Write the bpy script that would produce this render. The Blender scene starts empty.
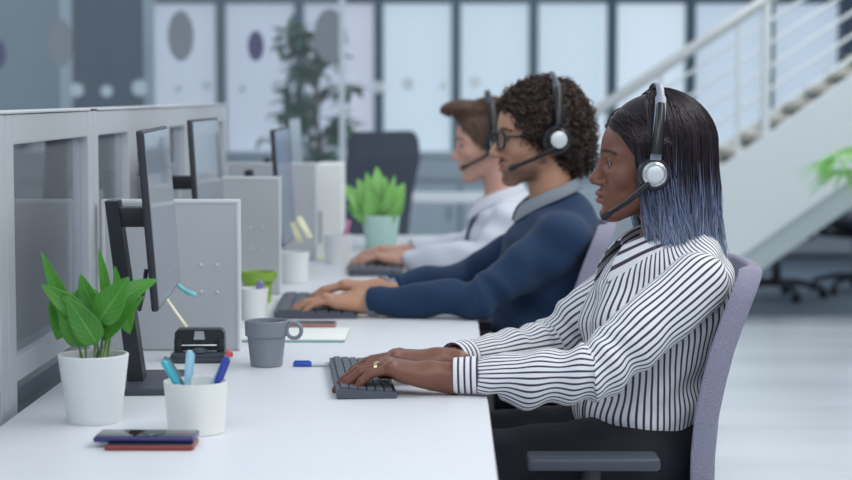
import bpy, bmesh, math, random
import numpy as np
from mathutils import Vector, Matrix

S = bpy.context.scene
COL = S.collection
random.seed(7); rng = np.random.default_rng(11)
PI = math.pi
F_PX = 1900.0

# ---------------------------------------------------------------- camera
cam = bpy.data.cameras.new('camera'); camo = bpy.data.objects.new('camera', cam); COL.objects.link(camo)
cam.sensor_width = 36.0; cam.lens = F_PX / 852 * 36.0; cam.clip_start = .05; cam.clip_end = 100
CP = Vector((0, 0, 1.30)); PITCH = math.atan(144 / F_PX); YAW = math.atan(24 / F_PX)
camo.location = CP; camo.rotation_euler = (PI / 2 - PITCH, 0, YAW)
cam.dof.use_dof = True; cam.dof.focus_distance = 3.66; cam.dof.aperture_fstop = 3.5
S.camera = camo
CR = camo.rotation_euler.to_matrix()
def P(px, py, Y):
    """point of the place seen at (px,py), at distance Y down the room"""
    d = CR @ Vector(((px - 426) / F_PX, (240 - py) / F_PX, -1))
    return CP + d * (Y / d.y)
def PZ(px, py, z):
    d = CR @ Vector(((px - 426) / F_PX, (240 - py) / F_PX, -1))
    return CP + d * ((z - CP.z) / d.z)

# ---------------------------------------------------------------- light
S.view_settings.view_transform = 'Standard'; S.view_settings.look = 'None'
S.view_settings.gamma = 1; S.view_settings.use_curve_mapping = False
S.view_settings.exposure = 0.0
w = bpy.data.worlds.new('world'); S.world = w; w.use_nodes = True
bg = w.node_tree.nodes['Background']; bg.inputs[0].default_value = (.77, .88, 1.0, 1); bg.inputs[1].default_value = .62
def area(name, loc, rot, sx, sy, e, c):
    l = bpy.data.lights.new(name, 'AREA'); l.shape = 'RECTANGLE'; l.size = sx; l.size_y = sy; l.energy = e; l.color = c
    o = bpy.data.objects.new(name, l); COL.objects.link(o); o.location = loc; o.rotation_euler = rot; return o
area('ceiling_lamp', (1.6, 4.2, 2.95), (0, math.radians(18), 0), 1.2, 5.0, 75, (1, .97, .93))
area('ceiling_lamp', (-2.6, 5.5, 2.95), (0, 0, 0), 1.0, 6.0, 40, (.9, .95, 1))
area('ceiling_lamp', (2.5, 10.5, 2.95), (0, 0, 0), 3.0, 3.0, 60, (.92, .97, 1))
area('ceiling_lamp', (-.4, 1.0, 2.95), (math.radians(25), 0, 0), 3.0, 1.4, 32, (.9, .95, 1))  # fill light added out of view above the camera, no fixture there

# ---------------------------------------------------------------- materials
MATS = {}
def mat(name, col, rough=.5, metal=0, spec=.5, bump=0, bscale=60, var=0, vscale=8, coat=0, sheen=0, sss=0, emit=None, es=0, trans=0, attr=None):
    m = bpy.data.materials.new(name); m.use_nodes = True; nt = m.node_tree; N = nt.nodes; L = nt.links
    b = N['Principled BSDF']
    b.inputs['Base Color'].default_value = (*col, 1); b.inputs['Roughness'].default_value = rough
    b.inputs['Metallic'].default_value = metal; b.inputs['Specular IOR Level'].default_value = spec
    b.inputs['Coat Weight'].default_value = coat; b.inputs['Sheen Weight'].default_value = sheen
    if sss:
        b.inputs['Subsurface Weight'].default_value = sss; b.inputs['Subsurface Radius'].default_value = (.02, .008, .004)
        b.inputs['Subsurface Scale'].default_value = .3
    if trans: b.inputs['Transmission Weight'].default_value = trans
    if emit: b.inputs['Emission Color'].default_value = (*emit, 1); b.inputs['Emission Strength'].default_value = es
    tc = N.new('ShaderNodeTexCoord')
    src = None
    if attr:
        a = N.new('ShaderNodeAttribute'); a.attribute_name = attr; src = a.outputs['Color']
        L.new(src, b.inputs['Base Color'])
    n = N.new('ShaderNodeTexNoise'); n.inputs['Scale'].default_value = vscale; n.inputs['Detail'].default_value = 4
    L.new(tc.outputs['Object'], n.inputs['Vector'])
    mx = N.new('ShaderNodeMix'); mx.data_type = 'RGBA'; mx.blend_type = 'MULTIPLY'
    rp = N.new('ShaderNodeMapRange'); rp.inputs['To Min'].default_value = 1 - max(var, .02); rp.inputs['To Max'].default_value = 1 + max(var, .02) * .6
    L.new(n.outputs['Fac'], rp.inputs['Value'])
    mx.inputs[0].default_value = 1
    if src: L.new(src, mx.inputs[6])
    else: mx.inputs[6].default_value = (*col, 1)
    L.new(rp.outputs['Result'], mx.inputs[7]); L.new(mx.outputs[2], b.inputs['Base Color'])
    if bump:
        n2 = N.new('ShaderNodeTexNoise'); n2.inputs['Scale'].default_value = bscale; n2.inputs['Detail'].default_value = 5
        L.new(tc.outputs['Object'], n2.inputs['Vector'])
        bp = N.new('ShaderNodeBump'); bp.inputs['Strength'].default_value = bump; bp.inputs['Distance'].default_value = .01
        L.new(n2.outputs['Fac'], bp.inputs['Height']); L.new(bp.outputs[0], b.inputs['Normal'])
    MATS[name] = m; return m
def glassmat(name, tint, alpha=.12, dif=(.7, .75, .8), gloss=.04):
    """thin pane: mostly see-through, a little frosted film, a fresnel reflection"""
    m = bpy.data.materials.new(name); m.use_nodes = True; nt = m.node_tree; N = nt.nodes; L = nt.links
    N.remove(N['Principled BSDF']); out = N['Material Output']
    t = N.new('ShaderNodeBsdfTransparent'); t.inputs[0].default_value = (*tint, 1)
    d = N.new('ShaderNodeBsdfDiffuse'); d.inputs[0].default_value = (*dif, 1)
    g = N.new('ShaderNodeBsdfGlossy'); g.inputs[1].default_value = gloss
    m1 = N.new('ShaderNodeMixShader'); m1.inputs[0].default_value = alpha
    L.new(t.outputs[0], m1.inputs[1]); L.new(d.outputs[0], m1.inputs[2])
    fr = N.new('ShaderNodeFresnel'); fr.inputs[0].default_value = 1.3
    m2 = N.new('ShaderNodeMixShader'); L.new(fr.outputs[0], m2.inputs[0]); L.new(m1.outputs[0], m2.inputs[1]); L.new(g.outputs[0], m2.inputs[2])
    L.new(m2.outputs[0], out.inputs[0]); MATS[name] = m; return m
def N_(m): return m.node_tree.nodes
mat('desk_white', (.73, .755, .79), .38, spec=.4)
mat('desk_edge', (.30, .24, .30), .6)
mat('white_metal', (.7, .72, .74), .4)
mat('alu', (.57, .60, .63), .42, metal=.15, spec=.4)
mat('alu_dark', (.30, .33, .38), .45, metal=.2)
mat('panel_fabric', (.50, .52, .55), .9, bump=.15, bscale=400, var=.04)
mat('panel_trim', (.66, .68, .70), .4)
mat('black_plastic', (.022, .025, .032), .38)
mat('bezel', (.025, .025, .032), .4)
mat('charcoal', (.055, .065, .085), .45, var=.05)
mat('charcoal_fabric', (.06, .07, .10), .85, bump=.2, bscale=300)
mat('screen', (.20, .23, .28), .18, spec=.9, coat=.3)
mat('screen_blue', (.10, .14, .26), .22, spec=.8)
mat('white_ceramic', (.80, .82, .82), .35)
mat('cup_plastic', (.84, .84, .80), .4)
mat('soil', (.05, .035, .025), .95, bump=1, bscale=80)
mat('mug_grey', (.23, .26, .30), .45, spec=.5)
mat('lime', (.30, .50, .08), .45)
mat('mint', (.48, .68, .62), .45)
mat('teal_pen', (.06, .45, .55), .35)
mat('sky_pen', (.35, .62, .78), .35)
mat('navy_pen', (.04, .06, .35), .35)
mat('red_pen', (.6, .08, .07), .4)
mat('purple_pen', (.32, .22, .60), .4)
mat('pink_pen', (.65, .25, .42), .4)
mat('clear_pen', (.65, .70, .74), .2)
mat('phone_glass', (.025, .027, .032), .08, spec=.7)
mat('phone_purple', (.06, .055, .22), .3, metal=.4)
mat('phone_red', (.26, .04, .03), .35)
mat('note_cyan', (.25, .68, .74), .7)
mat('note_cream', (.82, .80, .56), .7)
mat('paper', (.82, .84, .82), .7)
mat('notebook_edge', (.25, .45, .42), .6)
mat('silver', (.62, .64, .66), .28, metal=.85)
mat('disc_silver', (.62, .66, .68), .4, metal=.25)
mat('gold', (.75, .60, .35), .25, metal=.9)
mat('rubber', (.02, .02, .024), .7)
mat('key_dark', (.10, .115, .14), .55)
mat('key_base', (.075, .085, .11), .5)
mat('grey_wall', (.36, .43, .47), .85, var=.05, vscale=1.2)
mat('dark_door', (.065, .10, .15), .5, var=.08, vscale=1.5)
mat('mullion', (.09, .16, .20), .5)
mat('sill', (.36, .42, .47), .6)
mat('frame_light', (.68, .74, .78), .5)
mat('stair_white', (.72, .76, .76), .5)
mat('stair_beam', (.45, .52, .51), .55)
mat('tread', (.62, .58, .50), .6)
mat('rail_steel', (.55, .57, .57), .4, metal=.2)
mat('leaf_far', (.12, .24, .16), .6, var=.3)
mat('dot_dark', (.29, .32, .35), .7)
mat('dot_violet', (.14, .14, .24), .7)
mat('dot_pale', (.80, .86, .88), .7)
mat('bark', (.16, .12, .09), .9, bump=.5)
glassmat('glass_screen', (.95, .97, .99), .30, (.62, .68, .77))
glassmat('glass_clear', (.96, .98, .99), .04, (.8, .85, .9))
# floor: pale polished floor, bands of reflected light put into its colour, greyer beyond
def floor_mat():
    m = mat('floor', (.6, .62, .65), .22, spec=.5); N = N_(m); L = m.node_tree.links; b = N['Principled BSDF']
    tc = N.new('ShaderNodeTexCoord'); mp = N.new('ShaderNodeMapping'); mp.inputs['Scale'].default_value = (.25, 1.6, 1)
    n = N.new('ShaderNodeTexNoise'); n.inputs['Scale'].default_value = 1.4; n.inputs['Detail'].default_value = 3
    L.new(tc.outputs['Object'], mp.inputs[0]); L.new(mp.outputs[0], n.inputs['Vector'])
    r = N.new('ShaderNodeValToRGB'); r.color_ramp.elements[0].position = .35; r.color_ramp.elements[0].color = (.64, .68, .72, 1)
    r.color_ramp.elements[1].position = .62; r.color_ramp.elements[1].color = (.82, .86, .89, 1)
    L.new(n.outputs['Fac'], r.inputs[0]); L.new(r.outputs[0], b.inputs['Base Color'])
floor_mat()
mat('carpet', (.20, .255, .32), .7, bump=.3, bscale=200, var=.2, vscale=3)  # far floor outside the bright reflection, its greyer tone put into the colour
def window_mat(name, c, st):
    m = mat(name, (.5, .55, .6), .5); N = N_(m); L = m.node_tree.links; b = N['Principled BSDF']
    tc = N.new('ShaderNodeTexCoord'); wv = N.new('ShaderNodeTexWave'); wv.wave_type = 'BANDS'; wv.bands_direction = 'Z'
    wv.inputs['Scale'].default_value = 9; wv.inputs['Distortion'].default_value = .3
    L.new(tc.outputs['Object'], wv.inputs['Vector'])
    r = N.new('ShaderNodeValToRGB'); r.color_ramp.elements[0].color = (*[x * .93 for x in c], 1); r.color_ramp.elements[1].color = (*c, 1)
    L.new(wv.outputs['Fac'], r.inputs[0]); L.new(r.outputs[0], b.inputs['Emission Color']); b.inputs['Emission Strength'].default_value = st
window_mat('window_cool', (.55, .66, .80), .66)
window_mat('window_bright', (.62, .73, .82), .75)
window_mat('window_pink', (.64, .65, .77), .66)

# ---------------------------------------------------------------- object helpers
def link(name, me, m=None, parent=None, smooth=True):
    o = bpy.data.objects.new(name, me); COL.objects.link(o)
    if m is not None: me.materials.append(MATS[m] if isinstance(m, str) else m)
    if smooth:
        me.polygons.foreach_set('use_smooth', [True] * len(me.polygons))
    if parent is not None: o.parent = parent
    return o
def tag(o, label=None, cat=None, group=None, kind=None):
    if label: o['label'] = label
    if cat: o['category'] = cat
    if group: o['group'] = group
    if kind: o['kind'] = kind
    return o
def thing(name, label, cat, loc=(0, 0, 0), rz=0, group=None):
    o = bpy.data.objects.new(name, None); COL.objects.link(o); o.empty_display_size = .05
    o.location = loc; o.rotation_euler = (0, 0, rz); return tag(o, label, cat, group)
def kids(o): return [c for c in bpy.data.objects if c.parent == o]
def copy_tree(o, parent=None):
    c = o.copy(); COL.objects.link(c); c.parent = parent
    for ch in kids(o): copy_tree(ch, c)
    return c
class MB:
    def __init__(s): s.bm = bmesh.new()
    def box(s, x0, x1, y0, y1, z0, z1, bev=0, M=None, seg=2):
        r = bmesh.ops.create_cube(s.bm, size=1)['verts']
        T = Matrix.Translation(((x0 + x1) / 2, (y0 + y1) / 2, (z0 + z1) / 2)) @ Matrix.Diagonal((abs(x1 - x0), abs(y1 - y0), abs(z1 - z0), 1))
        bmesh.ops.transform(s.bm, matrix=T, verts=r)
        if bev:
            es = list({e for v in r for e in v.link_edges})
            q = bmesh.ops.bevel(s.bm, geom=es, offset=bev, segments=seg, profile=.6, affect='EDGES')
            r = list({v for f in q['faces'] for v in f.verts} | {v for v in r if v.is_valid})
        if M is not None: bmesh.ops.transform(s.bm, matrix=M, verts=r)
        return s
    def tube(s, pts, rad, n=10, cap=True):
        pts = [Vector(p) for p in pts]; k = len(pts)
        rs = rad if isinstance(rad, (list, tuple)) else [rad] * k
        t0 = (pts[1] - pts[0]).normalized(); a = t0.orthogonal().normalized(); rings = []
        for i in range(k):
            t = ((pts[min(i + 1, k - 1)] - pts[max(i - 1, 0)])).normalized()
            a = (a - t * a.dot(t)); a = a.normalized() if a.length > 1e-6 else t.orthogonal().normalized(); b = t.cross(a)
            rings.append([s.bm.verts.new(pts[i] + (a * math.cos(2 * PI * j / n) + b * math.sin(2 * PI * j / n)) * rs[i]) for j in range(n)])
        for i in range(k - 1):
            for j in range(n):
                s.bm.faces.new((rings[i][j], rings[i][(j + 1) % n], rings[i + 1][(j + 1) % n], rings[i + 1][j]))
        if cap: s.bm.faces.new(rings[0][::-1]); s.bm.faces.new(rings[-1])
        return s
    def lathe(s, prof, n=40, c=(0, 0, 0), M=None):
        rings = []
        allv = []
        for r, z in prof:
            if r < 1e-6: v = [s.bm.verts.new((c[0], c[1], c[2] + z))]
            else: v = [s.bm.verts.new((c[0] + r * math.cos(2 * PI * j / n), c[1] + r * math.sin(2 * PI * j / n), c[2] + z)) for j in range(n)]
            rings.append(v); allv += v
        for a, b in zip(rings, rings[1:]):
            for j in range(n):
                if len(a) == 1 and len(b) == 1: continue
                if len(a) == 1: s.bm.faces.new((a[0], b[(j + 1) % n], b[j]))
                elif len(b) == 1: s.bm.faces.new((a[j], a[(j + 1) % n], b[0]))
                else: s.bm.faces.new((a[j], a[(j + 1) % n], b[(j + 1) % n], b[j]))
        if M is not None: bmesh.ops.transform(s.bm, matrix=M, verts=allv)
        return s
    def prism(s, pts, y0, y1):
        """outline in x,z pulled from y0 to y1"""
        a = [s.bm.verts.new((x, y0, z)) for x, z in pts]; b = [s.bm.verts.new((x, y1, z)) for x, z in pts]
        s.bm.faces.new(a); s.bm.faces.new(b[::-1]); n = len(pts)
        for i in range(n): s.bm.faces.new((a[i], b[i], b[(i + 1) % n], a[(i + 1) % n]))
        return s
    def build(s, name, m, parent=None, smooth=False, M=None):
        if M is not None: bmesh.ops.transform(s.bm, matrix=M, verts=s.bm.verts)
        bmesh.ops.recalc_face_normals(s.bm, faces=s.bm.faces)
        me = bpy.data.meshes.new(name); s.bm.to_mesh(me); s.bm.free()
        o = link(name, me, m, parent, smooth=False)
        if smooth:
            me.polygons.foreach_set('use_smooth', [True] * len(me.polygons))
            try: me.set_sharp_from_angle(angle=math.radians(38))
            except Exception: pass
        return o
def pymesh(name, V, Fc, m, parent=None, smooth=True, off=None):
    V = np.asarray(V, float)
    if off is not None: V = V - np.array(off)
    me = bpy.data.meshes.new(name); me.from_pydata(V.tolist(), [], [tuple(int(i) for i in f) for f in Fc]); me.update()
    return link(name, me, m, parent, smooth)

# ---------------------------------------------------------------- implicit surfaces for bodies and clothes
def cap(a, b, ra, rb=None):
    a = np.array(a, np.float32); b = np.array(b, np.float32); rb = ra if rb is None else rb
    def f(p):
        ab = b - a; t = np.clip(((p - a) @ ab) / max(float(ab @ ab), 1e-9), 0, 1)
        return np.linalg.norm(p - a - t[:, None] * ab, axis=1) - (ra + (rb - ra) * t)
    return f
def ell(c, r, R=None):
    c = np.array(c, np.float32); r = np.array(r, np.float32)
    def f(p):
        q = p - c
        if R is not None: q = q @ R
        k0 = np.linalg.norm(q / r, axis=1); k1 = np.linalg.norm(q / (r * r), axis=1)
        return k0 * (k0 - 1) / np.maximum(k1, 1e-6)
    return f
def smin(a, b, k):
    if k <= 0: return np.minimum(a, b)
    h = np.clip(.5 + .5 * (b - a) / k, 0, 1); return b + (a - b) * h - k * h * (1 - h)
def smax(a, b, k): return -smin(-a, -b, k)
def field(prims, disp=None):
    """prims: (fn, k, op) op '+' union, '-' cut, '&' keep"""
    def f(p):
        d = None
        for fn, k, op in prims:
            e = fn(p)
            if d is None: d = e
            elif op == '+': d = smin(d, e, k)
            elif op == '-': d = smax(d, -e, k)
            else: d = smax(d, e, k)
        if disp is not None: d = d - disp(p)
        return d
    return f
def polygonise(f, lo, hi, h):
    lo = np.array(lo, np.float32); n = (np.ceil((np.array(hi) - lo) / (4 * h)).astype(int) + 1)
    ax = [lo[i] + np.arange(n[i]) * 4 * h for i in range(3)]
    G = np.stack(np.meshgrid(*ax, indexing='ij'), -1).reshape(-1, 3).astype(np.float32)
    D = f(G).reshape(n)
    act = np.abs(D) < 6.8 * h
    # a coarse block i covers fine samples 4i..4i+3; widen active set by one
    A = act
    V = np.repeat(np.repeat(np.repeat(D.astype(np.float32), 4, 0), 4, 1), 4, 2)
    I = np.argwhere(A)
    o = np.stack(np.meshgrid(range(4), range(4), range(4), indexing='ij'), -1).reshape(-1, 3)
    for s0 in range(0, len(I), 8000):
        J = (I[s0:s0 + 8000, None, :] * 4 + o[None]).reshape(-1, 3)
        V[J[:, 0], J[:, 1], J[:, 2]] = f((lo + J * h).astype(np.float32))
    ins = V < 0
    c = ins[:-1, :-1, :-1].astype(np.int8)
    tot = np.zeros_like(c)
    cs = [(i, j, k) for i in (0, 1) for j in (0, 1) for k in (0, 1)]
    nx, ny, nz = V.shape
    def sub(A_, i, j, k): return A_[i:nx - 1 + i, j:ny - 1 + j, k:nz - 1 + k]
    for q in cs: tot += sub(ins, *q)
    cells = np.argwhere((tot > 0) & (tot < 8))
    idx = -np.ones(c.shape, np.int32); idx[cells[:, 0], cells[:, 1], cells[:, 2]] = np.arange(len(cells))
    acc = np.zeros((len(cells), 3)); cnt = np.zeros(len(cells))
    for i, a in enumerate(cs):
        for b in cs[i + 1:]:
            if sum(abs(x - y) for x, y in zip(a, b)) != 1: continue
            va = V[cells[:, 0] + a[0], cells[:, 1] + a[1], cells[:, 2] + a[2]]
            vb = V[cells[:, 0] + b[0], cells[:, 1] + b[1], cells[:, 2] + b[2]]
            m = (va < 0) != (vb < 0); t = np.where(m, va / np.where(m, va - vb, 1), 0)
            pt = np.array(a)[None] + t[:, None] * (np.array(b) - np.array(a))[None]
            acc[m] += pt[m]; cnt[m] += 1
    Vt = lo + (cells + acc / np.maximum(cnt, 1)[:, None]) * h
    Fc = []
    for a in range(3):
        b, c_ = (a + 1) % 3, (a + 2) % 3
        sl = [slice(1, -1)] * 3; sl[a] = slice(0, -1); s2 = list(sl); s2[a] = slice(1, None)
        A0 = ins[tuple(sl)]; A1 = ins[tuple(s2)]
        E = np.argwhere(A0 != A1)
        if not len(E): continue
        off = np.ones(3, int); off[a] = 0; E = E + off
        flip = ins[E[:, 0], E[:, 1], E[:, 2]]
        def at(db, dc):
            q = E.copy(); q[:, b] -= db; q[:, c_] -= dc
            return idx[q[:, 0], q[:, 1], q[:, 2]]
        q = np.stack([at(0, 0), at(1, 0), at(1, 1), at(0, 1)], 1)
        q[~flip] = q[~flip][:, ::-1]; Fc.append(q)
    Fc = np.concatenate(Fc); Fc = Fc[(Fc >= 0).all(1)]
    return Vt, Fc
def fastmesh(name, V, Fq, m, parent=None, off=(0, 0, 0), color=None, ang=None, nstripe=0, vv=None):
    """ang: per-vertex angle; written as a wrapped coordinate in the 'stripe' UV layer"""
    V = np.asarray(V, np.float64) - np.array(off)
    me = bpy.data.meshes.new(name); me.vertices.add(len(V)); me.vertices.foreach_set('co', V.astype(np.float32).ravel())
    nf = len(Fq); me.loops.add(nf * 4); me.loops.foreach_set('vertex_index', Fq.astype(np.int32).ravel())
    me.polygons.add(nf); me.polygons.foreach_set('loop_start', np.arange(nf, dtype=np.int32) * 4)
    me.polygons.foreach_set('loop_total', np.full(nf, 4, np.int32))
    me.update(calc_edges=True); me.validate()
    if color is not None:
        ca = me.color_attributes.new('Col', 'FLOAT_COLOR', 'POINT'); ca.data.foreach_set('color', np.concatenate([color, np.ones((len(V), 1))], 1).astype(np.float32).ravel())
    if ang is not None and len(me.loops) == nf * 4:
        a = ang[Fq]; mx = a.max(1) - a.min(1) > PI
        a = np.where(mx[:, None] & (a < 0), a + 2 * PI, a) * nstripe / (2 * PI)
        v2 = (vv if vv is not None else np.zeros(len(V)))[Fq]
        uv = me.uv_layers.new(name='stripe'); uv.data.foreach_set('uv', np.stack([a, v2], -1).astype(np.float32).ravel())
    return link(name, me, m, parent, True)
def sdfobj(name, prims, lo, hi, h, m, parent, off, disp=None, color=None, angf=None, nstripe=0, vvf=None):
    V, Fq = polygonise(field(prims, disp), lo, hi, h)
    return fastmesh(name, V, Fq, m, parent, off, color(V) if color else None, angf(V) if angf else None, nstripe, vvf(V) if vvf else None)

# ================================================================ THE SETTING
def struct(name, mb, m, parent=None):
    o = mb.build(name, m, parent)
    if parent is None: o['kind'] = 'structure'
    return o
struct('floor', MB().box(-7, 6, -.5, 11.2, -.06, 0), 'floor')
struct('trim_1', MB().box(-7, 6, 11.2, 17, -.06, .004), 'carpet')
BY = 16.0; WX = [P(px, 100, BY).x for px in (-6, 72, 149, 222, 300, 379, 456, 533, 611, 689, 767, 845, 923, 1001)]
struct('wall_back', MB().box(-7, WX[0], BY, BY + .15, 0, 3).box(WX[-1], 6, BY, BY + .15, 0, 3).box(WX[0], WX[-1], BY, BY + .15, 0, .80)
       .box(WX[0], WX[-1], BY, BY + .15, 2.09, 3), 'sill')
struct('trim_2', MB().box(WX[0], WX[-1], BY - .06, BY, 2.07, 2.35, .01), 'mullion')
struct('trim_3', MB().box(WX[0], WX[-1], BY - .10, BY, .60, .82, .01).box(WX[0], WX[-1], BY - .14, BY, .80, .84, .006), 'frame_light')
for i in range(len(WX) - 1):
    a, b = WX[i], WX[i + 1]
    o = struct('window_%d' % (i + 1), MB().box(a - .04, a + .04, BY - .10, BY + .02, .84, 2.08, .006), 'mullion')
    MB().box(a + .04, b - .04, BY + .02, BY + .04, .80, 2.09).build('window_pane', 'window_pink' if i in (2, 3, 4) else ('window_cool' if i in (9,10,11) else 'window_bright'), o)
struct('wall_left', MB().box(-7.1, -7, -.5, 17, 0, 3), 'grey_wall')
struct('wall_right', MB().box(6, 6.1, -.5, 17, 0, 3), 'grey_wall')
# meeting-room front on the left: grey wall, light door frame, dark door
MY = 12.4
mx0, mx1, mx2, mx3 = [P(p, 100, MY).x for p in (62, 74, 145, 152)]
struct('wall_room', MB().box(-7, mx0, MY, MY + .12, 0, 3), 'grey_wall')
struct('trim_4', MB().box(mx0, mx1, MY - .05, MY + .14, 0, 2.6, .008).box(mx2, mx3, MY - .05, MY + .14, 0, 2.6, .008).box(mx1, mx2, MY - .04, MY + .13, 2.35, 2.6), 'frame_light')
d = struct('door_1', MB().box(mx1, mx2, MY + .01, MY + .06, .01, 2.35), 'dark_door')
MB().tube([(mx2 - .08, MY + .005, .95), (mx2 - .08, MY - .05, .95), (mx2 - .08, MY - .05, 1.2), (mx2 - .08, MY + .005, 1.2)], .012).build('door_handle', 'silver', d)

# ---- glass partition with oval markers
GY = 10.4; gx0, gx1 = P(-30, 100, GY).x, P(343, 100, GY).x
gp = thing('glass_partition', 'tall clear glass partition with grey oval markers, standing behind the desk row', 'partition', ((gx0 + gx1) / 2, GY, 0))
def local(mb, root): return Matrix.Translation(-Vector(root.location))
MB().box(gx0, gx1 - .02, GY - .005, GY + .005, .03, 2.3).build('pane', 'glass_clear', gp, M=local(0, gp))
MB().box(gx1 - .02, gx1 + .012, GY - .02, GY + .02, 0, 2.3, .004).build('end_post', 'frame_light', gp, M=local(0, gp))
MB().box(gx0, gx1, GY - .02, GY + .02, 0, .04, .004).build('floor_rail', 'alu', gp, M=local(0, gp))
def oval(px, py, rw, rh, m, root, Y, d=.012):
    c = P(px, py, Y); pm = F_PX / Y; n = 36; mb = MB()
    prof = [(rw / pm * math.cos(2 * PI * k / n), rh / pm * math.sin(2 * PI * k / n)) for k in range(n)]
    mb.prism([(c.x + a, c.z + b) for a, b in prof], c.y - d, c.y - d + .004)
    return mb.build('marker', m, root, M=local(0, root))
for px, py, rw, rh, m in ((-2, 54, 8, 15, 'dot_violet'), (60, 43, 13, 24, 'dot_dark'), (181, 36, 13, 25, 'dot_dark'), (256, 46, 8, 15, 'dot_violet'), (330, 36, 16, 27, 'dot_dark')):
    oval(px, py, rw, rh, m, gp, GY)
# pale round markers on a low glass screen nearer the windows
g2y = 12.0; hx0, hx1 = P(66, 90, g2y).x, P(600, 90, g2y).x
g2 = thing('glass_screen', 'clear glass screen with a row of small pale round markers before the windows', 'partition', ((hx0 + hx1) / 2, g2y, 0))
MB().box(hx0, hx1, g2y - .005, g2y + .005, .03, 2.3).build('pane', 'glass_clear', g2, M=local(0, g2))
MB().box(hx0, hx1, g2y - .02, g2y + .02, 0, .04, .004).build('floor_rail', 'alu', g2, M=local(0, g2))
for px, py, r in ((77, 90, 7), (107, 91, 6), (140, 88, 8), (178, 89, 4), (207, 86, 5), (242, 89, 4), (278, 86, 6), (330, 86, 6), (378, 87, 6), (408, 84, 6), (443, 86, 4), (475, 82, 6), (508, 86, 4), (560, 82, 6)):
    oval(px, py, r, r, 'dot_pale', g2, g2y)

# ================================================================ STAIRCASE
SY = 10.75
st = thing('staircase', 'white steel staircase with handrail rising to the right beside the windows', 'stairs', (2.2, SY, 0))
L0 = local(0, st); sl = .70
def sp(px, py, Y=SY): q = P(px, py, Y); return q.x, q.z
def diag(x0p, x1p, yA, yB, slope, Y0, Y1, name, m):
    """sloping slab between two parallel picture lines, cut off at the floor"""
    a0 = P(x0p, yA(x0p), SY); a1 = P(x1p, yA(x1p), SY); b0 = P(x0p, yB(x0p), SY); b1 = P(x1p, yB(x1p), SY)
    mb = MB(); mb.prism([(a0.x, a0.z), (a1.x, a1.z), (b1.x, b1.z), (b0.x, b0.z)], Y0, Y1); return mb.build(name, m, st, M=L0)
top = lambda x: 165 - (x - 723) * sl
low = lambda x: 268 - (x - 723) * sl
soff = lambda x: 297 - (x - 723) * sl
diag(690, 1000, top, low, sl, SY - .03, SY + .03, 'stringer', 'stair_white')
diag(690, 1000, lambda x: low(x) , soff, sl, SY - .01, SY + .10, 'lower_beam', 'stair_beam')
for k in range(13):
    px = 700 + k * 24; q = P(px, top(px) + 8, SY)
    if q.z < .1: continue
    MB().box(q.x - .02, q.x + .26, SY + .03, SY + 1.15, q.z - .02, q.z + .02, .004).build('tread', 'tread', st, M=L0)
far_top = lambda x: 172 - (x - 723) * sl
a = P(690, far_top(690), SY); b_ = P(1000, far_top(1000), SY)
mb = MB(); mb.prism([(a.x, a.z), (b_.x, b_.z), (b_.x, b_.z - .35), (a.x, a.z - .35)], SY + 1.15, SY + 1.2); mb.build('stringer', 'stair_white', st, M=L0)
hr = lambda x: 2 - (x - 763) * .655
mb = MB(); p0, p1 = P(560, hr(560), SY), P(1000, hr(1000), SY)
mb.tube([p0, p1], .032, 12).build('handrail', 'rail_steel', st, smooth=True, M=L0)
for px in (661, 739, 767, 860, 950):
    if px < 700: zt = .3
    else: zt = P(px, top(px), SY).z - .02
    q = P(px, hr(px), SY); r = .026 if px == 767 else .014
    MB().tube([(q.x, SY, max(0, zt - (.3 if px < 700 else 0))), (q.x, SY, q.z)], r, 10).build('baluster', 'stair_white', st, smooth=True, M=L0)
for k in range(1, 6):
    o = k * 23
    MB().tube([P(640, hr(640) + o, SY), P(1000, hr(1000) + o, SY)], .009, 8).build('cable_rail', 'stair_white', st, smooth=True, M=L0)
tag(struct('trim_5', MB().box(P(840, 40, 15.5).x, P(856, 40, 15.5).x, 15.4, 15.6, 0, 3), 'dark_door'))

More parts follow.
